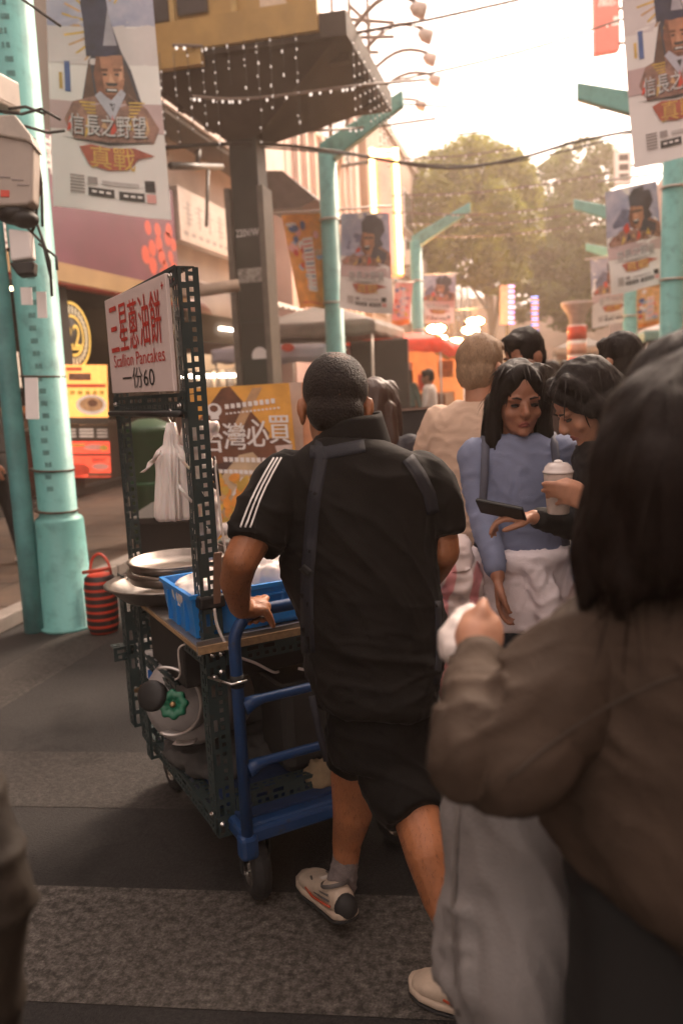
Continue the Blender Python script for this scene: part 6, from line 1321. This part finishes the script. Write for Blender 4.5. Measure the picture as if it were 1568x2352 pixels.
# woman in pale blue facing the camera
bw, BM = figure('woman in pale blue top facing the camera, white jacket tied at her waist', (1190,918,2.60,0), CY_+pi-.16, 1.53, blue_top, jeans, wshoe, hairb, 'bob', 'long',
    arms={'R':[('p',1108,1185,2.62),('p',1143,1325,2.50)], 'L':[(-.22,-.01,1.06),(-.20,.10,.88)], 'handR':((.0,.25,-1),(1,0,0),(0,1,0),(.35,.4,.45,.5))}, skin_m=skin2, tilt=-.16, hturn=.20, w=.95, hem=.90, closed=True)
mb = MB()
loft(mb, [((0,.0,z), V((a,0,0)), V((0,b,0))) for z,a,b in ((1.0,.160,.118),(.96,.175,.130),(.88,.19,.14),(.80,.20,.145),(.74,.195,.140),(.72,.18,.13))], 34, 2.2)
limb(mb, [(-.13,.10,.985),(-.03,.135,.965),(.08,.125,.975)], [.026,.036,.026]); limb(mb, [(-.03,.13,.96),(-.08,.15,.86),(-.10,.16,.76)], [.032,.045,.038]); limb(mb, [(.16,.05,.95),(.19,.06,.86),(.185,.07,.76)], [.03,.045,.04])
o = blob('tied_jacket', mb, whitej, None, .009, 3, lambda co, n: .010*(1-abs(sin(co.x*22+fbm((co.x*3,co.y*3,co.z*3),2)*6)))**2+.005*fbm(co, 10, 3)); o.parent = bw; o.data.transform(BM)
for s, nm in ((-1,'bag_strap'), (1,'bag_strap')):
    m = MB(); m.tube([(s*.115,-.08,1.30),(s*.115,-.02,1.375),(s*.112,.06,1.345),(s*.118,.105,1.25),(s*.128,.115,1.12),(s*.145,.09,1.02)], .014, n=8); o = m.build(nm, mat('grey_blue_strap',(.075,.08,.11),.8), bw); o.data.transform(BM)
t = thing('backpack', 'dark small backpack on the back of the woman in pale blue', 'backpack'); mb = MB(); mb.ell((0,-.18,1.17), (.13,.07,.17)); blob('body', mb, mat('dark_grey_bag',(.05,.05,.06),.8), t, .012, 3); place(t, BM)

# sandy haired man in a beige shirt, seen from behind
bm, BMM = figure('sandy haired man in a beige short-sleeved shirt, his back to the camera', (1105,848,3.1,0), CY_-.50, 1.66, beige_t, mat('charcoal_trousers',(.03,.028,.03),.85), bshoe, hairg, 'short', 'short',
    arms={'R':[(.24,.02,1.08),(.20,.22,.98)], 'L':[(-.24,.02,1.08),(-.22,.20,.98)]}, skin_m=skin3, tilt=-.12, hturn=-.15, w=1.08, hem=.80, bulk=1.08, face_on=True)

# long-haired woman looking down, holding the cup
kw, KM = figure('long-haired woman in black in profile, looking down and holding a drink cup', (1342,925,2.36,0), CY_+radians(86), 1.57, blkcl, blkcl, bshoe, hairb, 'long', 'long',
    arms={'L':[('p',1450,1290,2.2),('p',1368,1158,2.2)], 'R':[('p',1330,1210,2.45),('p',1225,1188,2.36)], 'handL':((-.25,1,.42),(-.8,-.2,.4),(0,.3,1),(.35,.45,.5,.6),.5), 'handR':((0,1,.02),(0,.1,1),(-1,0,0),(.5,.6,.7,.7))}, skin_m=skin3, lean=.16, tilt=-.62, hturn=.10, w=.95, hem=.86, closed=True)
# the cup in her hand, the phone in the other
t = thing('drink_cup', 'white paper drink cup with a clear domed lid held before the blue top', 'cup'); c = D(1281,1128,2.27); upv = V((0,0,1))
m = MB(); m.lathe(c-upv*.062, upv, [(0,.027),(.004,.030),(.110,.0395),(.112,.040)], n=26); m.build('cup', mat('white_paper_cup',(.72,.62,.56),.5,var=.04), t)
m = MB(); m.lathe(c+upv*.050, upv, [(0,.042),(.006,.042),(.007,.039),(.018,.036),(.028,.026),(.030,.010)], n=26); m.build('lid', mat('clear_lid',(.62,.55,.52),.15,spec=.8), t); m = MB(); m.ell(c+upv*.081, (.012,.012,.006)); m.build('lid_top', white_p, t)
t = thing('phone', 'black phone lying in the hand of the long-haired woman', 'phone'); c = D(1150,1172,2.33); m = MB(); m.box(c, (.070,.14,.010), R=Matrix.Rotation(CY_+1.0,3,'Z') @ Matrix.Rotation(.15,3,'X') @ Matrix.Rotation(.7,3,'Y')); m.build('case', blackplast, t, bevel=.004)
m = MB(); m.box(c+Matrix.Rotation(CY_+1.0,3,'Z') @ Matrix.Rotation(.15,3,'X') @ Matrix.Rotation(.7,3,'Y') @ V((0,0,.0062)), (.066,.135,.001), R=Matrix.Rotation(CY_+1.0,3,'Z') @ Matrix.Rotation(.15,3,'X') @ Matrix.Rotation(.7,3,'Y')); m.build('screen', mat('dark_screen',(.02,.02,.025),.45), t)
# people farther back
figure('dark-haired man looking down, his head above the woman in blue', (1202,820,3.9,0), CY_+pi-.75, 1.66, mat('dusky_shirt',(.10,.07,.06),.85), blkcl, bshoe, hairb, 'short', 'long', skin_m=skin2, tilt=-.3, hturn=-.2)
figure('dark-haired person seen from behind, half hidden by the foreground head', (1420,832,3.7,0), CY_+.5, 1.62, mat('slate_top',(.06,.06,.07),.85), blkcl, bshoe, hairb, 'short', 'long', skin_m=skin3, tilt=-.1)
figure('brown-haired woman in a dark jacket beyond the head of the man in black', (866,935,3.45,0), CY_-.35, 1.52, mat('dark_suit',(.02,.02,.028),.8), blkcl, bshoe, mat('brown_hair',(.045,.02,.012),.5,var=.3,scale=30,stretch=(14,14,1)), 'bob', 'long', skin_m=skin3, tilt=-.15)
p0_ = GZ(30, 1296, .09); figure('person in black with white shoes walking past the purple shop', (p0_.x-.05, p0_.y-.05, .09), CY_+radians(-80), 1.66, blkcl, blkcl, wshoe, hairb, 'short', 'long', tilt=-.1, legs=((0,.16),(0,-.2)))
fc = [('cream_top',(.5,.4,.32)),('rust_top',(.3,.10,.06)),('grey_top',(.2,.19,.2)),('teal_top',(.08,.2,.2)),('white_top',(.6,.54,.5))]
for k, (x, d, lab) in enumerate(((1268,9.5,'far pedestrian in a cream top beyond the long-haired woman'),(1296,13,'far pedestrian in a rust top under the advertising column'),(1252,15,'far pedestrian in a grey top right of the led sign'),(985,13,'far pedestrian in a white top by the glowing stall'),(935,16,'far pedestrian in a teal top at the lit counter'))):
    nm, c_ = fc[[0,1,2,4,3][k]]; figure(lab, ground_under(x, 900, d), CY_+[.2,2.9,3.3,1.2,-.6][k], 1.6+.04*(k%3), mat(nm, c_, .85), jeans if k%2 else blkcl, bshoe, hairb, 'short' if k%2 else 'bob', 'long', vox=.02, eyes=False, face_on=False)

# ------------------------------------------------------------ the woman in the foreground at the right
fw = thing('person', 'woman with long dark hair and olive brown jacket, close at the right', 'person')
olive = mat('olive_brown_nylon', (.056,.038,.027), .78, var=.2, scale=5, bump=.22, bscale=260, spec=.2)
FR = frame(CU, CF*.75-CR*.66); FC = D(1592, 1012, .96)
mb = MB(); head(mb, FC, FR, 1.0); limb(mb, [FC+FR @ V((0,-.02,-.04)), D(1600,1300,.96)], [.05,.055])
loft(mb, [(D(x,y,d), CR*a, CF*b) for x,y,d,a,b in ((1600,1290,.96,.09,.07),(1610,1400,.96,.16,.09),(1600,1700,.97,.13,.09),(1590,2000,.97,.14,.10),(1590,2100,.98,.13,.1))])
sh, el, wr = D(1385,1490,.95), D(1095,1685,.865), D(1092,1492,1.02)
limb(mb, [sh, el, wr], [.035,.022,.022]); limb(mb, [D(1790,1470,.92), D(1830,1900,.9), D(1800,2250,.9)], [.045,.036,.024]); 
limb(mb, [wr, D(1090,1462,1.03), D(1088,1432,1.045)], [.025,.027,.020]); limb(mb, [D(1108,1480,1.02), D(1110,1450,1.03), D(1112,1425,1.035)], [.018,.020,.015])
limb(mb, [D(1100,1432,1.03), D(1106,1408,1.03), D(1110,1384,1.04)], [.0125,.0110,.0085], n=10)
for fx, fy, fd in ((1118,1425,1.04),(1121,1446,1.035),(1121,1466,1.03),(1116,1482,1.025)):
    limb(mb, [D(fx-22,fy+2,fd+.02), D(fx+6,fy-3,fd-.002), D(fx+20,fy+6,fd-.010), D(fx+10,fy+16,fd-.018), D(fx-6,fy+15,fd-.020)], [.0125,.0105,.0098,.0092,.0080], n=10)
hand(mb, D(1800,2250,.9), (0,0,-1), CR, CF, .95)
for x, dx in ((1160,-30),(1560,30)): limb(mb, [D(1560 if dx > 0 else 1160,2080,1.05 if dx > 0 else 1.14), V((D(x,2300,1.08).x, D(x,2300,1.08).y, .48)), V((D(x+dx,2300,1.05).x, D(x+dx,2300,1.05).y, .07))], [.052,.045,.034])
blob('body', mb, skin3, fw, .0055, 4); face(fw, FC, FR)
# hair: base volume and long locks
mb = MB(); L_ = lambda p: FC+FR @ V(p)
mb.ell(L_((0,-.014,.038)), (.088,.105,.094), R=FR, n=26, k=18)
def lock(pts, r, n=12): limb(mb, [D(*p) for p in pts], r, n)
lock([(1560,900,.92),(1490,960,.90),(1450,1070,.88),(1432,1200,.87),(1405,1330,.88)], [.045,.050,.046,.040,.018])
lock([(1600,900,.88),(1560,990,.85),(1540,1100,.83),(1530,1250,.84),(1525,1320,.86)], [.05,.055,.055,.05,.03])
lock([(1650,900,.88),(1680,990,.85),(1690,1100,.84),(1690,1250,.86),(1690,1320,.88)], [.05,.06,.06,.05,.03])
lock([(1470,960,.93),(1422,1060,.93),(1400,1200,.93),(1368,1350,.94)], [.035,.036,.032,.008])
lock([(1440,1000,.93),(1398,1150,.92),(1366,1280,.905),(1342,1385,.90)], [.030,.034,.030,.010])
lock([(1500,1100,.86),(1470,1220,.85),(1440,1330,.85),(1425,1400,.865)], [.04,.036,.028,.010])
ho = blob('hair', mb, hairn, fw, .006, 6, lambda co, n: .0030*fbm((co.dot(CR)*50, co.dot(CF)*50, co.z*3), 1.0, 2))
random.seed(17); st = MB(); vn = [(v.co.copy(), v.normal.copy()) for v in ho.data.vertices]
for _ in range(800):
    p, n = random.choice(vn); dn = V((0,0,-1)); d = dn-n*dn.dot(n)
    if d.length < .1: d = (p-L_((0,.02,.13)));  d = d-n*d.dot(n)
    d.normalize(); l = random.uniform(.05,.14); s_ = n.cross(d).normalized()*.0007; P = [p+d*l*j/4+n*(.0025*sin(pi*j/4)+.0006)+s_*3*sin(j+p.x*90) for j in range(5)]
    st.add([q+s_*e*(1-j/5) for j, q in enumerate(P) for e in (-1,1)], [(2*j,2*j+1,2*j+3,2*j+2) for j in range(4)])
st.build('loose_hair', mat('hair_strand_brown', (.014,.008,.0055), .65, var=.4, scale=60, spec=.1), ho)
# jacket
mb = MB(); secs = []
for y, x0, x1, d, b in ((1308,1480,1740,.955,.075),(1335,1410,1800,.955,.095),(1380,1345,1860,.955,.115),(1450,1300,1890,.955,.13),(1560,1270,1900,.955,.14),(1700,1262,1900,.955,.145),(1850,1258,1900,.955,.15),(1960,1290,1890,.955,.15),(2060,1350,1880,.955,.145),(2130,1420,1860,.955,.135),(2165,1450,1840,.955,.125)):
    secs.append((D((x0+x1)/2, y, d)+CU*0, CR*((x1-x0)/2*d/1900)-CU*(.010 if y > 1900 else 0)*(y-1900)/100*1.4, CF*b))
loft(mb, secs, 44, 2.4)
limb(mb, [D(1385,1480,.94), D(1250,1625,.90), D(1110,1706,.865)], [.062,.064,.042]); mb.ell(D(1185,1735,.875), (.058,.06,.052), n=18); mb.ell(D(1066,1708,.862), (.030,.05,.036), n=18)
limb(mb, [D(1092,1680,.87), D(1093,1595,.94), D(1096,1518,1.0)], [.040,.034,.029])
limb(mb, [D(1800,1470,.92), D(1850,1850,.9), D(1810,2200,.9)], [.07,.07,.045])
ja = crease(.017, radians(-30), 4.5, .30, 2.2, 4); jb = crease(.018, radians(50), 4.5, .30, 5.2, 4); jt = crease(.008, radians(8), 11, .3, 1.1)
def jd(co, n):
    q = co-CP; z = q.dot(CF); x = CX+q.dot(CR)/z*F_PX; y = CY-q.dot(CU)/z*F_PX
    if y < 1620 and x < 1160: return jt(co, n)
    t_ = min(max((x-1270)/140, 0), 1); return ja(co, n)*(1-t_)+jb(co, n)*t_*(.6 if y < 1500 else 1)
jk = blob('jacket', mb, olive, fw, .0055, 7, jd)
m = MB()                                                # seam down the sleeve
sm = [onto(jk, x, y, .0012) for x, y in ((1165,1790),(1200,1762),(1240,1728),(1290,1690),(1340,1655),(1390,1625),(1440,1600),(1500,1572),(1560,1550))]; sm = [p for p in sm if p]
if len(sm) > 2: m.tube(sm, .0014, n=6); m.build('sleeve_seam', mat('olive_seam',(.05,.036,.026),.8), jk)
m = MB(); R = [[D(1096,1516,.99)+CR*(.034*cos(a))+CF*(.034*sin(a))+CU*(h+.004*cos(a)) for a in [2*pi*k/24 for k in range(24)]] for h in (-.006,.006)]; m.rings(R, None, cap=False); m.build('cuff', olive, jk, solid=.003)
m = MB(); R = []
for k in range(60):                                      # gathered hem
    a = 2*pi*k/60; c = D(1640,2150,.955)+CR*(.205*cos(a))+CF*(.135*sin(a))-CU*(.035*cos(a)*1.0-.0); g = 1+.03*sin(a*23)
    R.append([c+CU*.012, c+CR*.012*cos(a)*g+CF*.012*sin(a)*g, c-CU*.022*g, c-CR*.012*cos(a)])
R.append(R[0]); 
# grey trousers, wide
greyt = mat('grey_twill', (.20,.185,.178), .6, var=.14, scale=6, bump=.25, bscale=240)
mb = MB(); secs = []
for y, x0, x1, d, b in ((1740,1090,1330,1.16,.09),(1800,1045,1320,1.16,.10),(1900,1036,1318,1.15,.105),(2000,1042,1332,1.15,.11),(2100,1030,1335,1.14,.115),(2160,1020,1332,1.135,.12),(2215,1022,1326,1.13,.12),(2270,1050,1316,1.13,.12),(2340,1085,1305,1.13,.115),(2420,1100,1300,1.12,.11),(2700,1085,1290,1.12,.10),(3050,1085,1290,1.12,.10)):
    secs.append((D((x0+x1)/2, y, d), CR*((x1-x0)/2*d/1900), CF*b))
loft(mb, secs, 44, 2.2)
tr_ = crease(.022, radians(76), 4.6, .22, 4.4, 4); tr2 = crease(.012, radians(20), 9, .4, 2.0)
def td(co, n):
    q = co-CP; z = q.dot(CF); y = CY-q.dot(CU)/z*F_PX; x = CX+q.dot(CR)/z*F_PX
    return tr_(co, n)+(tr2(co, n) if x < 1090 and y > 2080 else 0)
gt = blob('trousers', mb, greyt, fw, .007, 5, td)
m = MB(); sm = [onto(gt, x, y, .001) for x, y in ((1056,1830),(1052,1900),(1046,2000),(1042,2080),(1044,2150),(1050,2230),(1052,2330))]; sm = [p for p in sm if p]
if len(sm) > 2: m.tube(sm, .0035, n=6); m.build('side_seam', mat('grey_seam',(.13,.115,.105),.85), gt)
mb = MB(); loft(mb, [(D(x,y,d), CR*a, CF*b) for x,y,d,a,b in ((1560,2040,1.0,.13,.09),(1560,2300,1.02,.12,.1),(1560,2800,1.06,.10,.1),(1560,3200,1.1,.09,.09))]); o = blob('trouser_leg', mb, greyt, fw, .012, 4)
t_ = D(1150,2300,1.10); shoe((t_.x-.16,t_.y+.14,0), (t_.x+.0,t_.y-.07,0), (0,0,1), mt=wshoe, parent=fw, trim=False); t_ = D(1560,2300,1.05); shoe((t_.x-.1,t_.y+.2,0), (t_.x+.0,t_.y-.05,0), (0,0,1), mt=wshoe, parent=fw, trim=False)
# black bag at her side, wrapped snack in her hand
t = thing('tote_bag', 'large plain black bag hanging below the olive jacket at the lower right corner', 'bag'); mb = MB(); secs = []
for y, x0, x1, d, b in ((1900,1300,1700,.90,.03),(1960,1285,1760,.89,.05),(2100,1300,1780,.88,.07),(2250,1300,1790,.88,.08),(2450,1290,1790,.88,.08),(2560,1310,1770,.88,.06)): secs.append((D((x0+x1)/2, y, d+.06), CR*((x1-x0)/2*d/1900), CF*b))
loft(mb, secs, 30, 3); blob('body', mb, mat('black_bag_cloth',(.007,.0065,.006),.85,var=.2), t, .009, 5, folds(.004,30,radians(60)))
m = MB(); m.tube([D(1420,1935,.93), D(1500,1650,1.07), D(1540,1420,1.06), D(1560,1350,1.0)], .012); m.build('strap', mat('black_bag_cloth',(.007,.0065,.006)), t)
t = thing('paper_wrapper', 'white paper wrapped snack held in the outstretched hand', 'snack'); mb = MB(); limb(mb, [D(1050,1500,1.04), D(1052,1455,1.06), D(1078,1425,1.08)], [.020,.024,.018]); blob('paper', mb, mat('white_wrap_paper',(.72,.64,.6),.5,var=.05), t, .005, 3, crumple(20,.004))

# ------------------------------------------------------------ dark figure cut by the left picture edge
lf = thing('person', 'person in a dark brown coat cut off by the lower left picture edge', 'person')
coat = mat('dark_brown_coat', (.014,.009,.005), .8, scale=9, col2=(.028,.018,.009), bump=.15)
mb = MB(); hc_ = D(-430,900,.92); head(mb, hc_, frame((0,0,1), V((CF.x,CF.y,0))), 1.0); limb(mb, [hc_, D(-430,1250,.92)], [.05,.055])
loft(mb, [(D(x,y,.9), CR*a, CF*b) for x,y,a,b in ((-430,1290,.08,.06),(-430,1400,.13,.09),(-430,1900,.12,.09),(-430,2300,.13,.1))])
limb(mb, [D(-260,1500,.9), D(-80,1800,.89), D(16,2050,.86), D(-12,2420,.92)], [.04,.018,.016,.014]); hand(mb, D(-12,2440,.92), (0,.2,-1), CR, CF, .95); limb(mb, [D(-680,1480,.9), D(-720,2050,.9), D(-680,2400,.95)], [.045,.036,.024])
for x in (-500,-340): p_ = D(x,2000,.92); limb(mb, [D(x,2350,.92), V((p_.x,p_.y+.02,.45)), V((p_.x,p_.y,.07))], [.085,.055,.036])
blob('body', mb, skin3, lf, .009, 3); face(lf, hc_, frame((0,0,1), V((CF.x,CF.y,0))))
mb = MB(); R_ = frame((0,0,1), V((CF.x,CF.y,0))); mb.ell(hc_+R_ @ V((0,-.016,.04)), (.083,.1,.092), R=R_); blob('hair', mb, hairb, lf, .009, 3)
mb = MB(); loft(mb, [(D(x,y,.9), CR*a, CF*b) for x,y,a,b in ((-430,1270,.08,.07),(-430,1330,.16,.1),(-430,1450,.17,.12),(-430,1900,.15,.13),(-430,2400,.16,.14),(-430,2700,.17,.15))], 30)
limb(mb, [D(-230,1490,.9), D(-75,1790,.88), D(14,2045,.86), D(-14,2250,.89), D(-10,2390,.91)], [.06,.034,.029,.028,.030]); limb(mb, [D(-670,1480,.9), D(-710,2050,.9), D(-680,2350,.95)], [.065,.055,.04])
blob('coat', mb, coat, lf, .007, 5, folds(.005, 45, radians(-15), .6, .2))
for x in (-500,-340): p_ = D(x,2000,.92); mb = MB(); mb.tube([D(x,2500,.92), V((p_.x,p_.y+.02,.4)), V((p_.x,p_.y,.06))], [.09,.07,.06]); mb.build('trouser_leg', blkcl, lf); shoe((p_.x,p_.y+.17,0), (p_.x,p_.y-.07,0), (0,0,1), mt=bshoe, parent=lf, trim=False)

# ============================================================ warm haze volume added in place of lens bloom
hz = MB(); hz.box((0, 38, 8.5), (70, 130, 19)); ho_ = hz.build('haze', None); ho_['kind'] = 'stuff'
hm_ = bpy.data.materials.new('bloom_haze'); hm_.use_nodes = True; n_ = hm_.node_tree; n_.nodes.remove(n_.nodes['Principled BSDF'])
pv_ = n_.nodes.new('ShaderNodeVolumePrincipled'); pv_.inputs['Color'].default_value = (1.0, .80, .66, 1); pv_.inputs['Density'].default_value = 0.0045; pv_.inputs['Anisotropy'].default_value = 0.35
n_.links.new(pv_.outputs[0], n_.nodes['Material Output'].inputs['Volume']); ho_.data.materials.clear(); ho_.data.materials.append(hm_)
# ============================================================ things stand on their own base
for o in ROOTS: settle(o)
